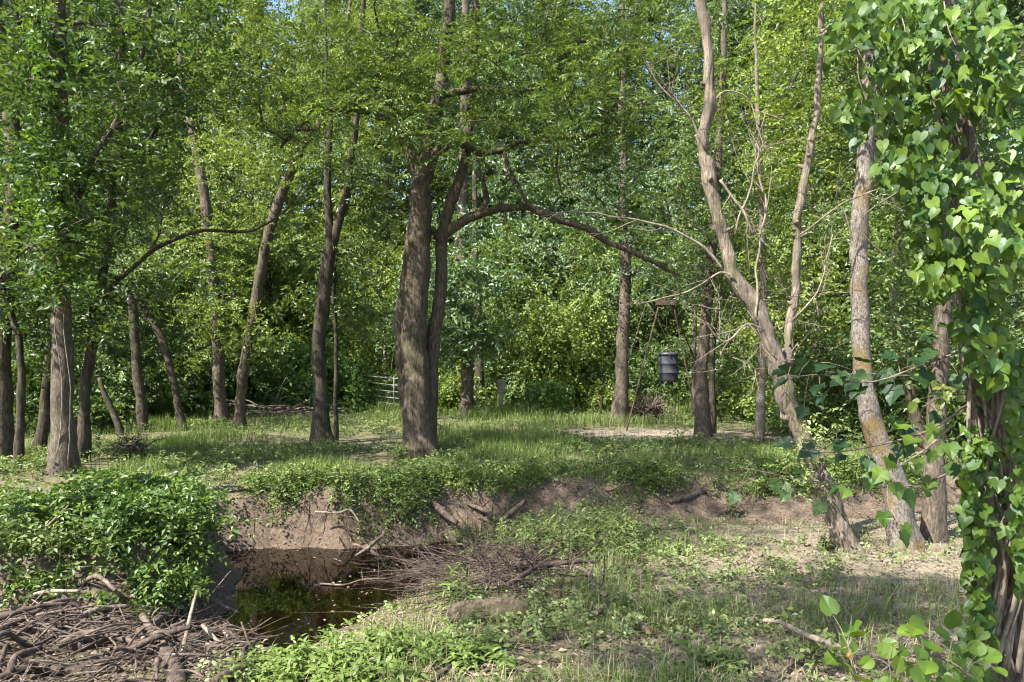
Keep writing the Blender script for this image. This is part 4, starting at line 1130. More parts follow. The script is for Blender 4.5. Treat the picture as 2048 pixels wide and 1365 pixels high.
place(mb, HEART, np.array(pos), np.array(dd), np.array(nn), np.array(sz), .92, np.clip(g.normal(.45, .2, len(pos)), 0, 1))
mb.build('foliage', M['nearvine'], vroot, smooth=False, kind='stuff')
mb = MB()
for k in range(16):
    x0 = g.uniform(1945, 2035)
    pts = [P(x0 + g.normal(0, 10), 1345, 3.8)]
    for py in (1150, 950, 750, 550, 350, 150, -20):
        c = np.interp(py, [-20, 330, 700, 1120, 1345], [1880, 1920, 1962, 2000, 2012])
        pts.append(P(c + g.uniform(-48, 48), py, 3.84 + g.uniform(-.06, .02)))
    pa = spline(pts[:int(g.integers(4, 9))], .06)
    mb = MB()
    tube(mb, pa, np.linspace(.011, .004, len(pa)) * g.uniform(.6, 1.3), 6, .1, 15, seed=k)
    mb.build('stem', M['twig'], vroot)
for k in range(22):
    px, py = g.uniform(1680, 2040), g.uniform(0, 420)
    pa = spline([P(px, py, 3.6), P(px + g.normal(0, 30), py + 70, 3.5), P(px + g.normal(0, 40), py + 160, 3.5)], .05)
    mb = MB()
    tube(mb, pa, np.linspace(.004, .002, len(pa)), 4)
    mb.build('tendril', M['twig'], vroot)

# leafy twigs reaching in from the right, one object each, leaves as parts
lobe = [tinted(leaf_proto(LOBED, .95, 'leaf', M['shadevine']), t) for t in (.2, .45, .75)]
def leafy_twig(name, label, pts, d, n, size, meshes, seed, droop=.5, mat_='twig', spread=35):
    g = np.random.default_rng(seed)
    pa = spline([[*P(px, py, dd), 0] for px, py, dd in pts], .05)[:, :3]
    root = thing(name, label, 'branch', pa[0])
    m = MB()
    tube(m, pa, np.linspace(.007, .002, len(pa)), 6, .1, 15)
    for i in range(n):
        j = int(len(pa) * (0.12 + 0.88 * (i + g.uniform(0, .8)) / n)); j = min(j, len(pa) - 2)
        tv = nrm(pa[j + 1] - pa[j])
        off = nrm(np.array([g.normal(0, .5), g.normal(0, .6), g.normal(0.1, .6)])) * g.uniform(.04, .16)
        p1 = pa[j] + off
        tube(m, np.array([pa[j], (pa[j] + p1) / 2 + [0, 0, .01], p1]), [.002, .0015, .0012], 4, cap=False)
        d_ = nrm(off * 6 + tv * .6 + np.array([0, -.2, -droop]))
        nn_ = np.array([g.normal(0, .35), -.45 + g.normal(0, .3), .9])
        leaf_obj('leaf', meshes[int(g.integers(len(meshes)))], p1, d_, nn_, size * g.uniform(.7, 1.25), root)
    m.build('stem', M[mat_], root, kind='stuff')
    return root
leafy_twig('leafy_branch', 'upper twig with shade-darkened leaves crossing in front of the dead and speckled trunks', [(1960, 690, 3.8), (1860, 725, 3.7), (1740, 765, 3.6), (1640, 750, 3.5), (1555, 760, 3.5)], 3.5, 30, .088, lobe, 51)
leafy_twig('leafy_branch', 'middle twig with shade-darkened leaves in front of the speckled trunk', [(1950, 800, 3.9), (1860, 860, 3.8), (1760, 890, 3.7), (1670, 905, 3.6), (1600, 900, 3.6)], 3.6, 18, .085, lobe, 52)
leafy_twig('leafy_branch', 'lower long twig with green leaves near the foot of the speckled trunk', [(1980, 885, 4.0), (1890, 950, 3.9), (1790, 975, 3.8), (1640, 965, 3.7), (1480, 935, 3.7)], 3.7, 20, .075, [tinted(leaf_proto(LOBED, .95, 'leaf', M['bramble']), t) for t in (.1, .35, .6)], 53)
leafy_twig('leafy_branch', 'pale forked twig tipped with green leaves before the speckled trunk', [(1900, 855, 3.7), (1850, 900, 3.6), (1785, 945, 3.6), (1775, 1000, 3.5), (1790, 1040, 3.5)], 3.6, 14, .085, [tinted(leaf_proto(LOBED, .95, 'leaf', M['nearvine']), t) for t in (.3, .6, .8)], 54, mat_='twigpale')
leafy_twig('leafy_branch', 'sunlit yellow green twig beside the brown trunk at right', [(1960, 790, 4.2), (1910, 790, 4.2), (1870, 800, 4.1), (1845, 815, 4.1)], 4.1, 26, .065, [tinted(leaf_proto(ROUND, .7, 'leaf', M['yellow']), t) for t in (.5, .8)], 55)
rl = [tinted(leaf_proto(ROUND, .95, 'leaf', M['nearvine']), t) for t in (.35, .55, .75)]
leafy_twig('leafy_branch', 'round-leaved vine shoot with red berry at the lower right edge', [(1740, 1430, 2.9), (1715, 1370, 2.9), (1700, 1310, 2.9), (1695, 1280, 2.9)], 2.9, 14, .066, rl, 56, spread=20)
leafy_twig('leafy_branch', 'round-leaved creeper across the bottom right corner', [(1990, 1420, 2.9), (1930, 1345, 2.9), (1860, 1310, 2.85), (1800, 1320, 2.8), (1760, 1345, 2.8)], 2.85, 46, .066, rl, 57)
for px, py, bl in ((1698, 1311, 'red berry on the left round-leaved shoot at the lower right'), (1857, 1326, 'upper of two red berries in the bottom right corner'), (1863, 1346, 'lower of two red berries in the bottom right corner')):
    m = MB()
    p = P(px, py, 2.8)
    th = np.linspace(-1, 1, 6)
    tube(m, np.array([p + [0.004 * t, 0, .010 * t] for t in th]), .0075 * np.sqrt(np.maximum(1 - th ** 2, 0.02)), 8)
    tag(m.build('berry', M['redleaf']), bl, 'berry', 'red berries')

# ------------------------------------------------------------------ feeder: steel tripod with a hanging drum
gf = np.random.default_rng(300)
tx, td = P(1331, 700, 20)[0], 20.0
tz = gz(tx, td)
tripod = thing('tripod_stand', 'tall rusty pipe tripod standing over the bare dirt', 'tripod', (tx, td, tz))
apex = P(1331, 606, 20)
feet = [P(1252, 862, 18.9), P(1442, 842, 22.0), P(1372, 838, 21.8)]
feet = [np.array([f[0], f[1], gz(f[0], f[1]) - .05]) for f in feet]
tops = [apex + np.array([-.17, -.05, 0]), apex + np.array([.19, -.05, 0]), apex + np.array([.17, .1, 0])]
feet[1] = P(1398, 842, 19.4); feet[1][2] = gz(feet[1][0], feet[1][1]) - .05
feet[2] = P(1446, 846, 21.6); feet[2][2] = gz(feet[2][0], feet[2][1]) - .05
for a, b in zip(tops, feet):
    m = MB()
    pa = spline([a, (a + b) / 2 + gf.normal(size=3) * .02, b], .3)
    tube(m, pa, np.full(len(pa), .020), 8)
    m.build('leg', M['rust'], tripod)
m = MB()
c = apex
bx = np.array([[sx * .24, sy * .16, sz * .07] for sx in (-1, 1) for sy in (-1, 1) for sz in (-1, 1)]) + c
m.add(bx, None, [[0, 1, 3, 2], [4, 6, 7, 5], [0, 4, 5, 1], [2, 3, 7, 6], [0, 2, 6, 4], [1, 5, 7, 3]])
m.build('top_plate', M['rust'], tripod, smooth=False)
dc = P(1337, 735, 20)
dz0, dz1 = P(0, 763, 20)[2], P(0, 706, 20)[2]
drum = thing('hanging_drum', 'dark grey steel drum feeder hanging under the rusty tripod', 'drum', (dc[0], 20, dz0))
r = .25
prof = [(0, 0), (.02, .0), (r * .96, .0), (r, .015), (r, .05)]
H = dz1 - dz0
for f in (.30, .62):
    prof += [(r, H * f - .016), (r + .009, H * f - .008), (r + .009, H * f + .008), (r, H * f + .016)]
prof += [(r, H - .07)]
def lathe(m, c, prof, n=28):
    th = np.linspace(0, 2 * math.pi, n, endpoint=False)
    v = np.array([[c[0] + a * math.cos(t), c[1] + a * math.sin(t), c[2] + b] for a, b in prof for t in th])
    q = [[i * n + j, i * n + (j + 1) % n, (i + 1) * n + (j + 1) % n, (i + 1) * n + j] for i in range(len(prof) - 1) for j in range(n)]
    m.add(v, None, q)
m = MB(); lathe(m, (dc[0], 20, dz0), prof); m.build('body', M['drum'], drum)
m = MB(); lathe(m, (dc[0], 20, dz0), [(r * .97, H - .075), (r + .02, H - .07), (r + .022, H - .035), (r + .012, H - .005), (r * .9, H + .012), (.001, H + .022)]); lid = m.build('lid', M['drumlid'], drum)
m = MB(); lathe(m, (dc[0], 20, dz0), [(.001, -.10), (.06, -.10), (.065, -.08), (.03, -.03), (.06, .0)], 12); m.build('spreader', M['drumlid'], drum)
for k in range(3):
    m = MB(); a = k * 2.1 + .4
    tube(m, np.array([[dc[0] + .10 * math.cos(a), 20 + .10 * math.sin(a), dz0 + .01], [dc[0] + .09 * math.cos(a), 20 + .09 * math.sin(a), dz0 - .17]]), [.008, .008], 6)
    m.build('spreader_strut', M['drumlid'], drum)
m = MB()
lp = np.array([[dc[0] - .02, 20 - r - .03, dz1 - .10], [dc[0] - .02, 20 - r - .035, dz1 - .03]])
tube(m, lp, [.018, .014], 6); m.build('latch', M['rust'], lid)
m = MB()
th = np.linspace(0, math.pi, 9)
pa = np.stack([dc[0] + np.cos(th) * .12, np.full(9, 20.0), dz1 + .015 + np.sin(th) * .10], 1)
tube(m, pa, np.full(9, .008), 6); m.build('bail_handle', M['rust'], lid)
m = MB()
pa = np.array([[dc[0], 20, dz1 + .11], [dc[0] * .5 + apex[0] * .5, 20, (dz1 + apex[2]) / 2], [apex[0], 20, apex[2]]])
tube(m, pa, np.full(3, .006), 5); m.build('cable', M['rust'], drum)

# ------------------------------------------------------------------ pasture gate and posts
gd_ = 28.0
A, B = P(726, 790, 28.2), P(836, 790, 26.6)
gzz = gz(A[0], A[1])
gate = thing('pasture_gate', 'galvanised tube gate hanging ajar left of the central tree', 'gate', (A[0], A[1], gzz))
for i, h in enumerate((.14, .34, .56, .79, 1.03, 1.27)):
    m = MB()
    a = np.array([A[0], A[1], gzz + h + .06]); b = np.array([B[0], B[1], gzz + h - .10])
    tube(m, np.array([a, (a + b) / 2 + [0, 0, -.01], b]), [.022] * 3, 8)
    m.build('rail', M['galv'], gate)
for f in (0.0, .58, 1.0):
    m = MB()
    q = A * (1 - f) + B * f
    o = .06 * (1 - f) - .10 * f
    tube(m, np.array([[q[0], q[1] - .03, gzz + .12 + o], [q[0], q[1] - .03, gzz + 1.29 + o]]), [.024, .024], 8)
    m.build('upright', M['galv'], gate)
def post(name, label, px, d, h, r, mtl, top=None, seed=0):
    x = (px - 1024) / F * d
    z = gz(x, d)
    root = thing(name, label, 'post', (x, d, z))
    m = MB()
    pa = spline([[x, d, z - .2], [x + .01, d, z + h * .5], [x + .03, d, z + h]], .12)
    tube(m, pa, np.linspace(r * 1.1, r, len(pa)), 12, .06, 6, .05, 9, seed)
    m.build('shaft', M[mtl], root)
    if top:
        m = MB()
        lathe(m, (x + .03, d, z + h), [(.001, -.02), (top[0] * .95, -.02), (top[0], 0), (top[0] * .98, top[1]), (top[0] * .8, top[1] + .02), (.001, top[1] + .03)], 14)
        m.build('cap_block', M['post'], root)
    return root
post('gate_post', 'dark ivy-clad gate post beside the tube gate', 714, 28.3, 1.35, .15, 'bark_dark', seed=4)
post('wooden_post', 'short weathered post with a grey block on top in the meadow', 1001, 24.5, .78, .075, 'post', top=(.14, .38), seed=5)
post('wooden_post', 'small dark post left of the straight flared trunk', 1201, 25.5, .62, .06, 'bark_dark', seed=6)
post('wooden_post', 'dark corner post in the meadow left of the dead tree', 1512, 24.0, 1.25, .13, 'bark_dark', seed=7)

# ------------------------------------------------------------------ uprooted root ball, stump, brush pile
def root_ball(name, label, px, d, rx, rz, n, mtl, seed, spiky=1.0):
    g = np.random.default_rng(seed)
    x = (px - 1024) / F * d
    z = gz(x, d)
    root = thing(name, label, 'stump', (x, d, z))
    m = MB()
    th = np.linspace(0, 2 * math.pi, 26, endpoint=False)
    ph = np.linspace(-.25, math.pi / 2, 12)
    T, Ph = np.meshgrid(th, ph)
    q = np.stack([np.cos(T) * np.cos(Ph), np.sin(T) * np.cos(Ph), np.sin(Ph)], -1).reshape(-1, 3)
    rr = 1 + .25 * vnoise(q * 2.5 + seed, seed) + .15 * vnoise(q * 6, seed + 1)
    v = np.array([x, d, z]) + q * rr[:, None] * np.array([rx * .62, rx * .4, rz * .6])
    i = np.arange(11)[:, None] * 26; j = np.arange(26)[None]
    m.add(v, None, np.stack([i + j, i + (j + 1) % 26, i + 26 + (j + 1) % 26, i + 26 + j], -1).reshape(-1, 4))
    m.build('soil_core', M['driftdark'], root)
    m = MB()
    for k in range(n):
        q = nrm(g.normal(size=3)); q[2] = abs(q[2]); q[1] = -abs(q[1]) * .9
        s = np.array([x, d, z + .05]) + q * np.array([rx * .6, rx * .42, rz * .58])
        dead_twig(m, s, q + g.normal(size=3) * .6, g.uniform(.35, .95) * rz * spiky, g.uniform(.010, .045) * rz, 1, g, droop=.5, curl=.55, fork=2)
    m.build('root_tangle', M[mtl], root, kind='stuff')
    return root
root_ball('root_ball', 'uprooted tangle of brown tree roots under the hanging drum', 1297, 21.6, .72, .78, 110, 'drift', 71)
st = root_ball('root_stump', 'jagged rotten root stump with pale bracket fungi at left', 268, 13.8, .48, .42, 70, 'drift', 72, 1.2)
for k in range(9):
    m = MB()
    px, py = 240 + 62 * ((k * .37) % 1), 868 + 32 * ((k * .61) % 1)
    p = P(px, py, 13.35)
    th = np.linspace(0, math.pi, 9)
    s = .05 + .05 * ((k * .77) % 1)
    v = np.vstack([[p], np.stack([p[0] + np.cos(th) * s, p[1] - np.sin(th) * s * .7, np.full(9, p[2] + .012)], 1), [p + [0, 0, -.03]]])
    m.add(v, [[0, a, a + 1] for a in range(1, 9)] + [[10, a + 1, a] for a in range(1, 9)])
    m.build('bracket_fungus', M['fungus'], st)
def log(name, label, pts, mtl='drift', cat='log', sides=10, rough=.10, seed=0, cut=None, group=None, lift=None, twigs=0, ridge=0.0):
    """pts: (px, py, width_px, depth)"""
    pa = stem_path(pts, 5, .05)
    pa[:, 3] *= 1.4
    if lift is not None:                    # lie on the ground
        z, _, _ = ground_parts(pa[:, 0], pa[:, 1])
        pa[:, 2] = z + pa[:, 3] * lift
    root = thing(name, label, cat, pa[0, :3] - [0, 0, pa[0, 3]], group)
    m = MB()
    tube(m, pa[:, :3], pa[:, 3], sides, rough, 9, ridge, 10, seed)
    g = np.random.default_rng(seed + 900)
    for k in range(twigs):
        j = int(g.integers(len(pa) // 5, len(pa) - 1))
        dead_twig(m, pa[j, :3], g.normal(size=3) + [0, 0, .5], g.uniform(.15, .5), max(.003, pa[j, 3] * .4), 1, g, fork=2)
    m.build('wood', M[mtl], root)
    if cut:
        m = MB()
        k = -1 if cut > 0 else 0
        t = nrm(pa[-1, :3] - pa[-2, :3]) if cut > 0 else nrm(pa[0, :3] - pa[1, :3])
        c = pa[k, :3] + t * pa[k, 3] * .34
        u = nrm(np.cross(t, [0, 0, 1])); w_ = np.cross(t, u)
        th = np.linspace(0, 2 * math.pi, 12, endpoint=False)
        v = np.vstack([[c], c + pa[k, 3] * .93 * (np.cos(th)[:, None] * u + np.sin(th)[:, None] * w_), [c - t * .03]])
        m.add(v, [[0, 1 + a, 1 + (a + 1) % 12] for a in range(12)] + [[13, 1 + (a + 1) % 12, 1 + a] for a in range(12)])
        m.build('cut_end', M['cutwood'], root, smooth=False)
    return root
def onz(px, py, d0=None):
    """depth at which the view ray through a pixel meets the ground"""
    ds = np.linspace(3.0, 40, 1200)
    x = (px - 1024) / F * ds
    z = gza(x, ds)
    ray = CZ - (py - HY) / F * ds
    k = np.argmax(ray < z)
    return float(ds[k])
def glog(name, label, pts, lift=.7, **kw):
    return log(name, label, [(a, b, c, onz(a, b + c * .3)) for a, b, c in pts], lift=lift, **kw)

# fallen wood with a place of its own
glog('fallen_log', 'thick bark-covered log at the water edge in the centre foreground', [(905, 1232, 40), (960, 1228, 50), (1010, 1224, 52), (1056, 1232, 38)], mtl='bark_main', sides=36, ridge=.22, rough=.14, seed=1, lift=.55)
glog('fallen_branch', 'dark forked branch arching up right of the thick foreground log', [(1016, 1200, 10), (1050, 1180, 10), (1087, 1160, 9), (1146, 1148, 8), (1197, 1140, 5)], cat='branch', mtl='driftdark', seed=2, lift=6, twigs=5)
glog('fallen_branch', 'crooked grey branch running down to the cut limb end', [(1146, 1150, 7), (1176, 1166, 8), (1192, 1200, 9), (1212, 1215, 10)], cat='branch', seed=3, lift=5, twigs=3)
glog('fallen_limb', 'cut limb with a pale sawn end on the bench', [(1206, 1212, 13), (1238, 1245, 15), (1268, 1258, 16), (1296, 1270, 17)], mtl='drift', seed=4, cut=1, lift=1.7)
glog('fallen_limb', 'mossy limb lying between the thick log and the sawn piece', [(1085, 1222, 13), (1130, 1222, 12), (1160, 1224, 12), (1192, 1243, 11)], mtl='drift', seed=5, lift=1.6)
glog('fallen_limb', 'short sawn piece propped against the mossy limb', [(1190, 1245, 12), (1206, 1232, 12), (1222, 1218, 12)], mtl='drift', seed=6, cut=1, lift=2.6)
glog('fallen_branch', 'thin grey branch lying across the weeds above the twig heap', [(1053, 1102, 5), (1100, 1106, 6), (1150, 1104, 7), (1197, 1098, 4)], cat='branch', mtl='driftdark', seed=7, lift=3, twigs=3)
glog('fallen_log', 'pale weathered log on the grassy bank at left', [(372, 990, 10), (420, 983, 14), (470, 982, 13), (505, 980, 9)], mtl='bark_speck', seed=8)
glog('fallen_log', 'short dark log on the mud of the far channel', [(1338, 1008, 9), (1372, 998, 11), (1408, 985, 10)], mtl='drift', seed=9)
glog('fallen_log', 'small brown log half buried in the bench grass', [(1545, 1128, 9), (1575, 1135, 10), (1602, 1136, 8)], mtl='drift', seed=10)
glog('fallen_branch', 'long pale curved branch on the mud at the lower right', [(1462, 1254, 7), (1530, 1262, 9), (1580, 1278, 10), (1640, 1308, 12), (1700, 1333, 13), (1770, 1345, 12), (1850, 1352, 10)], cat='branch', mtl='twigpale', seed=11, lift=4.5)
glog('fallen_branch', 'thinner prong forking from the long pale branch at lower right', [(1645, 1312, 8), (1610, 1325, 7), (1580, 1345, 6), (1550, 1372, 5)], cat='branch', mtl='drift', seed=12, lift=4.0)
glog('fallen_branch', 'stick lying in the weeds at the bottom centre', [(866, 1363, 9), (890, 1343, 9), (918, 1324, 7)], cat='branch', mtl='driftdark', seed=13)
glog('fallen_branch', 'short stick right of the bottom centre weeds', [(962, 1350, 8), (985, 1338, 8), (1000, 1330, 6)], cat='branch', mtl='drift', seed=14)
log('fallen_branch', 'smooth branch sliding down the dark far bank', [(853, 990, 12, 10.5), (872, 1012, 12, 10.3), (892, 1030, 12, 10.15), (914, 1046, 9, 10.0)], cat='branch', seed=15)
log('fallen_branch', 'long thin branch along the dark far bank, left arm of a V', [(900, 994, 6, 10.55), (950, 1014, 7, 10.4), (1005, 1038, 8, 10.2)], cat='branch', seed=16, twigs=2)
log('fallen_branch', 'right arm of the V of branches on the dark far bank', [(1003, 1040, 9, 10.2), (1024, 1024, 10, 10.25), (1048, 1004, 9, 10.35)], cat='branch', mtl='drift', seed=17)
log('fallen_branch', 'pale Y-shaped stick standing in the creek edge', [(745, 1048, 6, 9.55), (768, 1066, 7, 9.5), (752, 1082, 7, 9.4), (734, 1098, 7, 9.25), (712, 1112, 5, 9.1)], cat='branch', mtl='drift', seed=18)
log('fallen_branch', 'short prong lying right of the pale Y-shaped stick', [(706, 1088, 5, 9.5), (738, 1100, 6, 9.3), (770, 1122, 5, 9.1)], cat='branch', mtl='drift', seed=19)
log('fallen_branch', 'bare twig lying on the creek water', [(640, 1168, 4, 8.1), (690, 1170, 4, 8.05), (725, 1160, 4, 8.15), (772, 1158, 3, 8.2)], cat='branch', mtl='drift', seed=20, twigs=3)
log('water_stick', 'thin dark stick poking slantwise from the water', [(632, 1190, 3, 7.6), (646, 1220, 4, 7.5), (656, 1262, 5, 7.2)], cat='stick', mtl='driftdark', seed=21)
log('fallen_branch', 'bleached forked twig on the bank below the hanging grass', [(630, 1024, 4, 9.75), (678, 1026, 5, 9.7), (700, 1020, 4, 9.7), (720, 1046, 4, 9.6)], cat='branch', mtl='twigpale', seed=22, twigs=2)
log('hanging_root', 'thick root snaking down the left bank below the bramble bush', [(392, 1165, 9, 6.9), (420, 1195, 9, 6.8), (450, 1215, 8, 6.8), (480, 1228, 6, 6.85)], cat='root', mtl='drift', seed=23, twigs=4)

# driftwood jam at the lower left: traced logs first
glog('driftwood_log', 'long smooth log lying diagonally across the driftwood jam', [(250, 1312, 17), (290, 1288, 18), (325, 1262, 17), (350, 1250, 14)], lift=3.4, cat='driftwood', sides=14, seed=31)
glog('driftwood_log', 'stout stubby log in the middle of the driftwood jam', [(150, 1318, 30), (200, 1302, 30), (256, 1284, 22)], lift=2.0, cat='driftwood', sides=16, seed=32, cut=1)
glog('driftwood_log', 'broken log pointing at the viewer from the driftwood jam', [(318, 1290, 24), (335, 1320, 30), (350, 1355, 34), (360, 1400, 34)], lift=1.0, cat='driftwood', mtl='driftdark', sides=16, seed=33, cut=-1)
log('driftwood_stick', 'tall thin stick leaning up out of the driftwood jam', [(352, 1375, 7, 4.9), (368, 1290, 8, 5.3), (380, 1235, 7, 5.7), (394, 1182, 5, 6.1)], cat='driftwood', mtl='twigpale', seed=34)
glog('driftwood_log', 'dark stick jutting right over the water from the jam', [(415, 1315, 11), (455, 1305, 12), (498, 1288, 9)], lift=3.0, cat='driftwood', mtl='driftdark', seed=35)
glog('driftwood_log', 'dark rounded log at the bottom edge under the weeds', [(430, 1372, 24), (470, 1350, 24), (512, 1335, 18)], lift=.9, cat='driftwood', mtl='driftdark', sides=14, seed=36)
glog('driftwood_log', 'upright stub rising from the left of the jam', [(103, 1285, 13), (104, 1250, 12), (106, 1214, 9)], lift=1.2, cat='driftwood', seed=37)
glog('driftwood_log', 'curved pale bough across the back of the jam', [(172, 1232, 9), (210, 1248, 10), (245, 1262, 10), (307, 1268, 8)], lift=3.4, cat='driftwood', mtl='drift', seed=38)
glog('driftwood_log', 'bent bough at the back right of the jam reaching the mud', [(330, 1250, 11), (370, 1250, 11), (400, 1258, 9), (424, 1268, 6)], lift=2.4, cat='driftwood', mtl='drift', seed=39)
glog('driftwood_log', 'long log along the bottom left of the jam', [(-10, 1352, 20), (60, 1345, 20), (130, 1350, 18), (210, 1345, 13)], lift=1.2, cat='driftwood', mtl='driftdark', sides=12, seed=40)
glog('driftwood_log', 'slanting stick at the left edge below the bramble bush', [(-4, 1215, 9), (14, 1178, 9), (38, 1134, 6)], lift=2.0, cat='driftwood', mtl='drift', seed=41)
gw = np.random.default_rng(88)
thin, seen = MB(), set()
for k in range(300):
    x, y = gw.uniform(-4.0, -1.85), gw.uniform(4.3, 6.6)
    if sdf(WPOLY, np.array([x]), np.array([y]))[0] < -.15 or (x > -2.1 and y > 5.6): continue
    L = gw.uniform(.25, .95) * (1 if k < 90 else .7)
    rr = (.010 + .026 * gw.random() ** 2.2 if k < 90 else gw.uniform(.004, .011))
    a = gw.normal(.25, .9)
    e = gw.normal(.0, .16)
    d = np.array([math.cos(a) * math.cos(e), math.sin(a) * math.cos(e), math.sin(e)])
    c = np.array([x, y, gz(x, y) + .03 + gw.uniform(0, .28) * math.exp(-((x + 3.0) / 1.0) ** 2 - ((y - 5.4) / .8) ** 2)])
    bend = gw.normal(size=3) * .10 * L
    b2 = gw.normal(size=3) * .06 * L
    pa = spline([c - d * L / 2, c - d * L / 6 + bend, c + d * L / 6 + b2, c + d * L / 2], .05)
    mt = 'drift' if gw.random() < .55 else ('driftdark' if gw.random() < .7 else 'twigpale')
    lab = '%s%s %s driftwood stick lying %s at the %s %s of the lower left jam' % ('forked ' if k % 3 == 0 else '', 'long' if L > .6 else 'short', {'drift': 'brown', 'driftdark': 'dark', 'twigpale': 'pale'}[mt], 'lengthwise' if abs(math.sin(a)) > .7 else 'crosswise', 'back' if y > 5.4 else 'front', 'left' if x < -3.3 else ('middle' if x < -2.6 else 'right'))
    single = k < 90 and lab not in seen
    m = MB() if single else thin
    tube(m, pa, np.linspace(rr, rr * .5, len(pa)), 8 if k < 90 else 5, .16, 14, seed=k)
    if not single: continue
    seen.add(lab)
    if k < 90 and k % 3 == 0:
        j = len(pa) // 2
        dead_twig(m, pa[j], d + gw.normal(size=3) * .7, L * .4, rr * .5, 1, gw, fork=1)
    o = m.build('driftwood_stick', M[mt])
    tag(o, lab, 'driftwood', 'loose sticks of the driftwood jam')
mb = thin
for k in range(900):
    x, y = gw.uniform(-4.2, -1.8), gw.uniform(4.2, 6.9)
    if sdf(WPOLY, np.array([x]), np.array([y]))[0] < -.05 or (x > -2.1 and y > 5.6): continue
    dead_twig(mb, (x, y, gz(x, y) + gw.uniform(.01, .2)), gw.normal(size=3) * [1, 1, .25], gw.uniform(.12, .4), gw.uniform(.002, .004), 0, gw, sides=4)
tag(mb.build('twig_litter', M['drift']), 'fine broken twigs strewn through the driftwood jam', 'twigs', kind='stuff')
# heap of dark twigs on the gravel spit
mb = MB()
for k in range(430):
    px, py = gw.normal(970, 90), gw.normal(1142, 30)
    if py > 1205 or px < 800: continue
    d = onz(px, py + 10)
    x = (px - 1024) / F * d
    dead_twig(mb, (x, d, gz(x, d) + gw.uniform(.0, .09)), gw.normal(size=3) * [1, .8, .16] + [0, 0, .02], gw.uniform(.25, .95), gw.uniform(.004, .010), 1, gw, curl=.2, fork=2)
tag(mb.build('twig_heap', M['driftdark']), 'tangled heap of dark flood twigs on the spit by the water', 'twig heap', kind='stuff')
# brush pile under the vine bank
mb = MB()
bp = thing('brush_pile', 'pile of bleached curved branches left of the Y-forked trunk', 'brush pile', (P(565, 810, 23)[0], 23, gz(P(565, 810, 23)[0], 23)))
for k in range(46):
    x = P(gw.normal(565, 40), 800, 23)[0]
    m_ = MB()
    pts = [np.array([x, 23 + gw.normal(0, .4), gz(x, 23) + gw.uniform(.05, .45)])]
    d = nrm(gw.normal(size=3) * [1, .5, .2])
    for i in range(5):
        d = nrm(d + gw.normal(size=3) * .2 + [0, 0, -.08]); pts.append(pts[-1] + d * .3)
    pa = spline(pts, .12)
    tube(m_, pa, np.linspace(gw.uniform(.012, .03), .008, len(pa)), 5, .1, 6)
    m_.build('branch', M['drift' if k % 3 else 'twigpale'], bp)

# roots and fine hanging rootlets on the far bank
mb = MB()
for k in range(260):
    x = gw.uniform(-2.6, 5.2) if k < 200 else gw.uniform(-3.6, -1.5)
    yb = np.interp(x, BPOLY[:11, 0], BPOLY[:11, 1]) + gw.uniform(.05, .7)
    z = gz(x, yb)
    dead_twig(mb, (x, yb + .03, z + .02), [gw.normal(0, .8), -.7, gw.normal(-.5, .5)], gw.uniform(.2, .9), gw.uniform(.003, .010), 1, gw, droop=.9, fork=3, curl=.4)
tag(mb.build('bank_roots', M['drift']), 'fine exposed roots and dead stems hanging down the far bank', 'roots', kind='stuff')

# ------------------------------------------------------------------ grass, weeds, litter (uncountable)
def blades(mb, x, y, h, wd, g, lean=.35, tint=.5, z=None):
    n = len(x)
    if z is None: z = ground_parts(x, y)[0]
    az = g.uniform(0, 2 * math.pi, n)
    ln = np.abs(g.normal(0, lean, n))
    f = np.stack([np.cos(az), np.sin(az), np.zeros(n)], 1)
    sd_ = np.stack([-np.sin(az + g.normal(0, .5, n)), np.cos(az), np.zeros(n)], 1)
    p0 = np.stack([x, y, z - .01], 1)
    up = np.array([0, 0, 1.0])
    p1 = p0 + up * (h * (.58 - .08 * np.minimum(ln, 1.5)))[:, None] + f * (h * ln * .34)[:, None]
    p2 = p0 + up * (h * np.maximum(1 - .42 * ln, .15))[:, None] + f * (h * ln * 1.1)[:, None]
    w_ = np.broadcast_to(wd, (n,))[:, None]
    v = np.stack([p0 - sd_ * w_ * .5, p0 + sd_ * w_ * .5, p1 - sd_ * w_ * .36, p1 + sd_ * w_ * .36, p2], 1)
    t = np.array([[0, 1, 3], [0, 3, 2], [2, 3, 4]])[None] + (np.arange(n) * 5)[:, None, None]
    mb.add(v.reshape(-1, 3), t.reshape(-1, 3), None, np.repeat(np.clip(tint + g.normal(0, .16, n), 0, 1), 5))

def scatter(n, y0, y1, g, x_of=.74):
    y = y0 * np.exp(g.uniform(0, 1, n) * math.log(y1 / y0))
    x = g.uniform(-1, 1, n) * (x_of * y + .5)
    return x, y
gg = np.random.default_rng(500)
# far terrace
x, y = scatter(270000, 6.0, 46, gg)
z, s, b = ground_parts(x, y)
n1 = fbm2(x, y, .9, 300, 3); n2 = fbm2(x, y, .33, 310, 2)
dirt = dirt_amount(x, y)
dens = np.clip(.36 + 1.15 * n1 + .5 * n2, .04, 1) * sstep(.30, .75, b) * (1 - .96 * sstep(.12, .45, dirt))
k = gg.uniform(size=len(x)) < dens
x, y, z, n1, n2 = x[k], y[k], z[k], n1[k], n2[k]
h = 1.15 * (.07 + .20 * np.clip(n2 + .3, 0, 1) ** 1.5 + .16 * np.clip(n1, 0, 1) + .10 * gg.uniform(size=len(x)) ** 2) * np.interp(y, [10, 20, 30], [.9, 1.15, 1.7]) * (1 - .5 * sstep(.5, 2.0, x) * sstep(12.8, 14, y) * sstep(19.5, 18, y))
mb = MB(); blades(mb, x, y, h, .007 * np.interp(y, [6, 9, 20, 40], [.8, 1, 1.7, 3.2]), gg, .65, .5 + .2 * n1, z)
print('terrace blades', len(x))
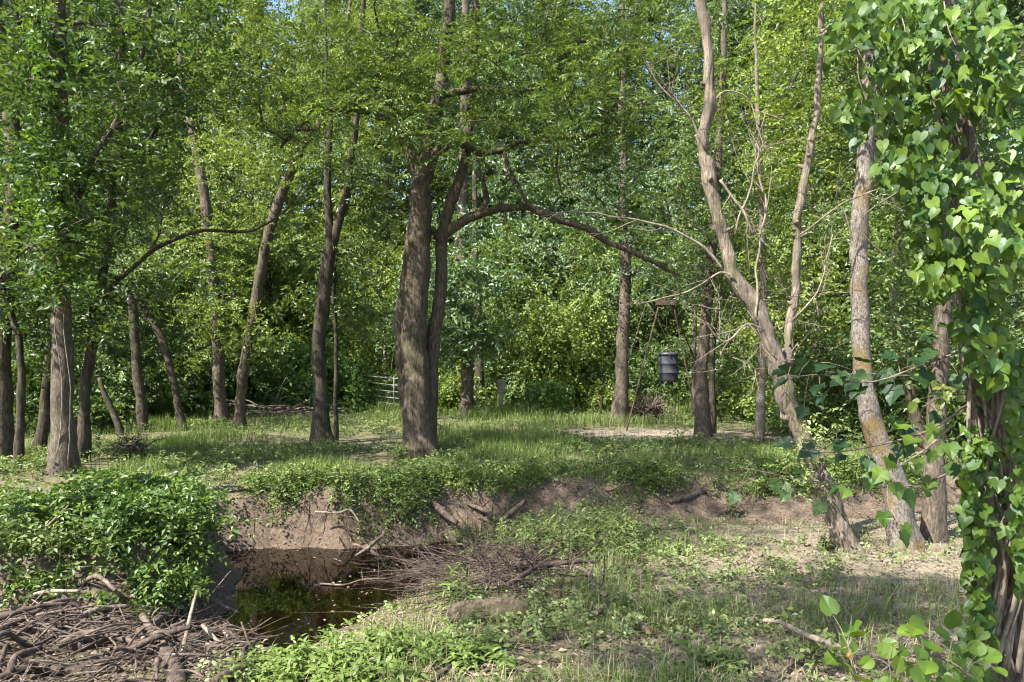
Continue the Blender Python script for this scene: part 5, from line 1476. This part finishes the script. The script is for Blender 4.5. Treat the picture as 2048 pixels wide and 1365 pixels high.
tag(mb.build('terrace_grass', M['grass'], smooth=False), 'green grass covering the terrace beneath the trees', 'grass', kind='stuff')
# pasture beyond
x, y = scatter(26000, 26, 90, gg)
mb = MB(); blades(mb, x, y, gg.uniform(.25, .6, len(x)), .03 * y / 26, gg, .4, .7)
tag(mb.build('pasture_grass', M['grass'], smooth=False), 'bright pasture grass beyond the gate', 'grass', kind='stuff')
# low broad-leaved ground cover on the terrace and banks
x, y = scatter(14500, 6.0, 26, gg)
z, s, b = ground_parts(x, y)
n1 = fbm2(x, y, .8, 330, 3)
lip = np.exp(-((b - .55) / .35) ** 2)
k = (gg.uniform(size=len(x)) < np.clip(.25 + .9 * n1 + .6 * lip, 0, 1) * sstep(.22, .5, b) * (1 - sstep(.1, .4, dirt_amount(x, y))))
mb = MB()
C = np.stack([x[k], y[k], z[k] + .07 + .10 * gg.uniform(size=k.sum()) * (1 + lip[k])], 1)
print('cover', len(C))
sprays(mb, C, R=.14, s=3, k=6, L=.16, ll=.062, lw=.034, g=gg, droop=.2, el=(.25, .4), flat=.4)
tag(mb.build('ground_cover', M['weed'], smooth=False), 'low broad-leaved ground cover along the bank top and terrace', 'ground cover', kind='stuff')
# bench: sparse grass on pale mud
x, y = scatter(80000, 3.3, 11.5, gg)
z, s, b = ground_parts(x, y)
n1 = fbm2(x, y, 1.3, 340, 3); n2 = fbm2(x, y, .5, 345, 2)
ctr = np.exp(-((x - .9) / 1.5) ** 2) * .5
spit = np.exp(-((x + .45) / .8) ** 2 - ((y - 8.1) / 1.3) ** 2); front = sstep(5.4, 4.2, y) * sstep(-.9, .2, x)
dens = np.clip(-.05 + .6 * n1 + .35 * n2 + ctr - 1.2 * spit - .25 * front - .02 * sstep(1.5, 3, x), .06, 1) * sstep(-.1, -.35, b) * sstep(.15, .6, s) * sstep(-2.4, -1.5, x)
k = gg.uniform(size=len(x)) < dens
x, y, z, n1 = x[k], y[k], z[k], n1[k]
dry = gg.uniform(size=len(x)) < np.clip(.50 - .3 * n1, .15, .8)
h = gg.uniform(.05, .17, len(x)) * (1 + .6 * np.clip(n1, 0, 1))
mb = MB(); blades(mb, x[~dry], y[~dry], h[~dry], .0062, gg, 1.0, .55, z[~dry])
tag(mb.build('bench_grass', M['grass'], smooth=False), 'sparse green grass growing from the pale creek bench', 'grass', kind='stuff')
mb = MB(); blades(mb, x[dry], y[dry], h[dry] * 1.1, .005, gg, 1.5, .5, z[dry])
tag(mb.build('dry_grass', M['drygrass'], smooth=False), 'bent straw coloured dead grass on the creek bench', 'grass', kind='stuff')
print('bench', len(x))
# weeds and grass hanging over the lip of the far bank
n = 2600
x = gg.uniform(-3.6, 6.5, n)
y = np.interp(x, BPOLY[:11, 0], BPOLY[:11, 1]) + gg.uniform(.12, .95, n)
z, s, b = ground_parts(x, y)
k = gg.uniform(size=n) < np.clip(.45 + 1.1 * fbm2(x, y, 1.1, 355, 2), .05, 1) * sstep(.12, .5, b + .22 * fbm2(x, y, 2.3, 357, 2))
C = np.stack([x[k], y[k] - .04, z[k] + .05 + .12 * gg.uniform(size=k.sum())], 1)
mb = MB()
sprays(mb, C, R=.12, s=4, k=7, L=.17, ll=.058, lw=.026, g=gg, droop=.8, el=(.1, .4), flat=.7)
xx, yy = np.repeat(x[k], 7) + gg.normal(0, .07, 7 * k.sum()), np.repeat(y[k], 7) + gg.normal(0, .07, 7 * k.sum())
blades(mb, xx, yy, gg.uniform(.12, .34, len(xx)), .008, gg, 1.2, .5)
tag(mb.build('bank_weeds', M['grass'], smooth=False), 'ragged weeds hanging over the lip of the far creek bank', 'weeds', kind='stuff')
# small seedlings on the bench
x, y = scatter(4600, 3.4, 11, gg)
z, s, b = ground_parts(x, y)
n1 = fbm2(x, y, 1.1, 360, 3)
ctr = np.exp(-((x - .9) / 1.6) ** 2) * .45
spit = np.exp(-((x + .45) / .8) ** 2 - ((y - 8.1) / 1.3) ** 2); front = sstep(5.4, 4.2, y) * sstep(-.9, .2, x)
k = gg.uniform(size=len(x)) < np.clip(.0 + .75 * n1 + ctr - 1.2 * spit - .6 * front - .12 * sstep(1.5, 3, x), .015, 1) * sstep(-.1, -.35, b) * sstep(.2, .6, s) * sstep(-2.4, -1.4, x)
mb = MB()
sprays(mb, np.stack([x[k], y[k], z[k] + .05], 1), R=.10, s=3, k=5, L=.09, ll=.045, lw=.022, g=gg, droop=.1, el=(.4, .4), flat=.4, tmpl=LANCE)
tag(mb.build('bench_seedlings', M['weed'], smooth=False), 'small broad-leaved seedlings scattered over the creek bench', 'ground cover', kind='stuff')
# dead leaves
x, y = scatter(42000, 3.3, 20, gg)
z, s, b = ground_parts(x, y)
k = (gg.uniform(size=len(x)) < .35 + .65 * sstep(.9, -.3, b)) & (s > .12)
x, y, z = x[k], y[k], z[k]
n = len(x)
mb = MB()
a = gg.uniform(0, 6.28, n)
place(mb, KITE, np.stack([x, y, z + .012], 1), np.stack([np.cos(a), np.sin(a), gg.normal(0, .3, n)], 1), np.stack([gg.normal(0, .4, n), gg.normal(0, .4, n), np.ones(n)], 1),
      gg.uniform(.018, .052, n), .55, np.clip(gg.normal(.45, .25, n), 0, 1))
tag(mb.build('leaf_litter', M['litter'], smooth=False), 'curled brown dead leaves lying on the soil', 'leaf litter', kind='stuff')

x, y = gg.uniform(-3.6, -.4, 500), gg.uniform(6.0, 10, 500)
sw = sdf(WPOLY, x, y)
k = (sw < -.02) & (gg.uniform(size=500) < np.exp(sw / .25) + .05)
n = int(k.sum()); a = gg.uniform(0, 6.28, n)
mb = MB(); place(mb, KITE, np.stack([x[k], y[k], np.full(n, ZW + .006)], 1), np.stack([np.cos(a), np.sin(a), np.zeros(n)], 1), np.array([0, 0, 1.]) + gg.normal(size=(n, 3)) * .08, gg.uniform(.02, .06, n), .6, gg.uniform(.2, .9, n))
tag(mb.build('floating_leaves', M['litter'], smooth=False), 'dead leaves floating along the edge of the creek', 'leaf litter', kind='stuff')
# weeds with upright stems and lance leaves
def weeds(mb, ms, X, Y, H, g, nl=14, ll=.075, lw=.016, ns=1, lean=.15, tint=.55):
    for x, y, h in zip(X, Y, H):
        for q in range(ns):
            a = g.uniform(0, 6.28)
            p0 = np.array([x + g.normal(0, .04), y + g.normal(0, .04), 0]); p0[2] = gz(p0[0], p0[1]) - .02
            e = p0 + np.array([math.cos(a) * lean * h, math.sin(a) * lean * h, h * g.uniform(.75, 1.1)])
            mid = (p0 + e) / 2 + g.normal(size=3) * .02
            pa = spline([p0, mid, e], h / 6)
            tube(ms, pa, np.linspace(.004, .0015, len(pa)), 4, cap=False)
            t = np.linspace(.18, 1.0, nl)
            pp = np.stack([np.interp(t, np.linspace(0, 1, len(pa)), pa[:, c]) for c in range(3)], 1)
            az = np.arange(nl) * 2.4 + a
            el = g.normal(.15, .35, nl)
            d = np.stack([np.cos(az) * np.cos(el), np.sin(az) * np.cos(el), np.sin(el)], 1)
            place(mb, LANCE, pp, d, np.array([0, 0, 1.0]) + g.normal(size=(nl, 3)) * .25, ll * g.uniform(.7, 1.3, nl) * np.interp(t, [.2, .6, 1], [1, 1.1, .6]), lw / ll * 1.35, np.clip(tint + g.normal(0, .14, nl), 0, 1))
gw2 = np.random.default_rng(600)
mb, ms = MB(), MB()
X, Y, H = [], [], []
for (px, py, rx, ry, n, h) in [(960, 1070, 55, 20, 40, .34), (1040, 1065, 60, 22, 55, .36), (1130, 1055, 60, 25, 65, .40), (1215, 1050, 55, 25, 70, .48), (1250, 1075, 40, 25, 40, .35), (1180, 1085, 70, 20, 50, .25), (1330, 1090, 70, 25, 40, .18), (1090, 1095, 60, 18, 30, .22)]:
    for i in range(n):
        a, c = gw2.normal(px, rx * .6), gw2.normal(py + h * 60, ry * .6)
        d = onz(a, c)
        X.append((a - 1024) / F * d); Y.append(min(d, 10.1)); H.append(h * gw2.uniform(.6, 1.15))
weeds(mb, ms, X, Y, H, gw2, nl=18, ll=.085, lw=.014)
wd = thing('weed_bed', 'bed of tall pale lance-leaved weeds behind the twig heap', 'weeds', (X[0], Y[0], gz(X[0], Y[0])))
wd['kind'] = 'stuff'
mb.build('foliage', M['weed'], wd, smooth=False, kind='stuff'); ms.build('stem', M['weed'], wd, kind='stuff')
# near weeds at the bottom centre
mb, ms = MB(), MB()
X, Y, H = [], [], []
for (px, py, rx, ry, n, h) in [(560, 1345, 60, 25, 45, .20), (660, 1325, 60, 30, 60, .22), (760, 1300, 70, 25, 70, .2), (860, 1305, 60, 20, 50, .15), (960, 1305, 60, 18, 28, .12), (700, 1360, 90, 15, 45, .16), (1400, 1330, 60, 25, 16, .12)]:
    for i in range(n):
        a, c = gw2.normal(px, rx * .6), gw2.normal(py + h * 110, ry * .6)
        d = onz(a, c)
        x_ = (a - 1024) / F * d
        if sdf(WPOLY, np.array([x_]), np.array([d]))[0] < .08: continue
        X.append(x_); Y.append(d); H.append(h * gw2.uniform(.5, 1.15))
weeds(mb, ms, X, Y, H, gw2, nl=11, ll=.085, lw=.021, tint=.6)
wd = thing('weed_bed', 'bright leafy weeds on the near creek bank at the bottom centre', 'weeds', (X[0], Y[0], gz(X[0], Y[0])))
wd['kind'] = 'stuff'
mb.build('foliage', M['grass'], wd, smooth=False, kind='stuff'); ms.build('stem', M['weed'], wd, kind='stuff')
# single plants
def plant(label, px, py, n, h, ll, lw, seed, m='weed', ns=1, tint=.6, nl=16):
    g = np.random.default_rng(seed)
    d = onz(px, py)
    x = (px - 1024) / F * d
    r = thing('weed_plant', label, 'plant', (x, d, gz(x, d)))
    a, b = MB(), MB()
    weeds(a, b, x + g.normal(0, .05, n), d + g.normal(0, .05, n), np.full(n, h), g, nl=nl, ll=ll, lw=lw, tint=tint)
    a.build('foliage', M[m], r, smooth=False, kind='stuff'); b.build('stem', M[m], r, kind='stuff')
plant('lone pale leafy plant standing before the dark far bank', 1465, 1035, 4, .52, .08, .030, 1, tint=.8, nl=20)
plant('grassy tuft rising beside the thick foreground log', 915, 1225, 5, .34, .13, .012, 2, m='grass')
plant('small leafy sprig at the foot of the dead tree', 1650, 1100, 8, .22, .05, .018, 3, m='bramble')
plant('leafy plant hanging on the far bank lip at left of centre', 690, 985, 12, .35, .08, .03, 4, m='weed', tint=.75)
plant('tall feathery weeds on the bank lip under the Y-forked trunk', 590, 985, 16, .42, .07, .022, 5, m='weed', tint=.7)
plant('leafy weeds at the foot of the central tree', 800, 930, 12, .35, .07, .022, 6, m='grass', tint=.6)
print('TRIS', TRIS[0])
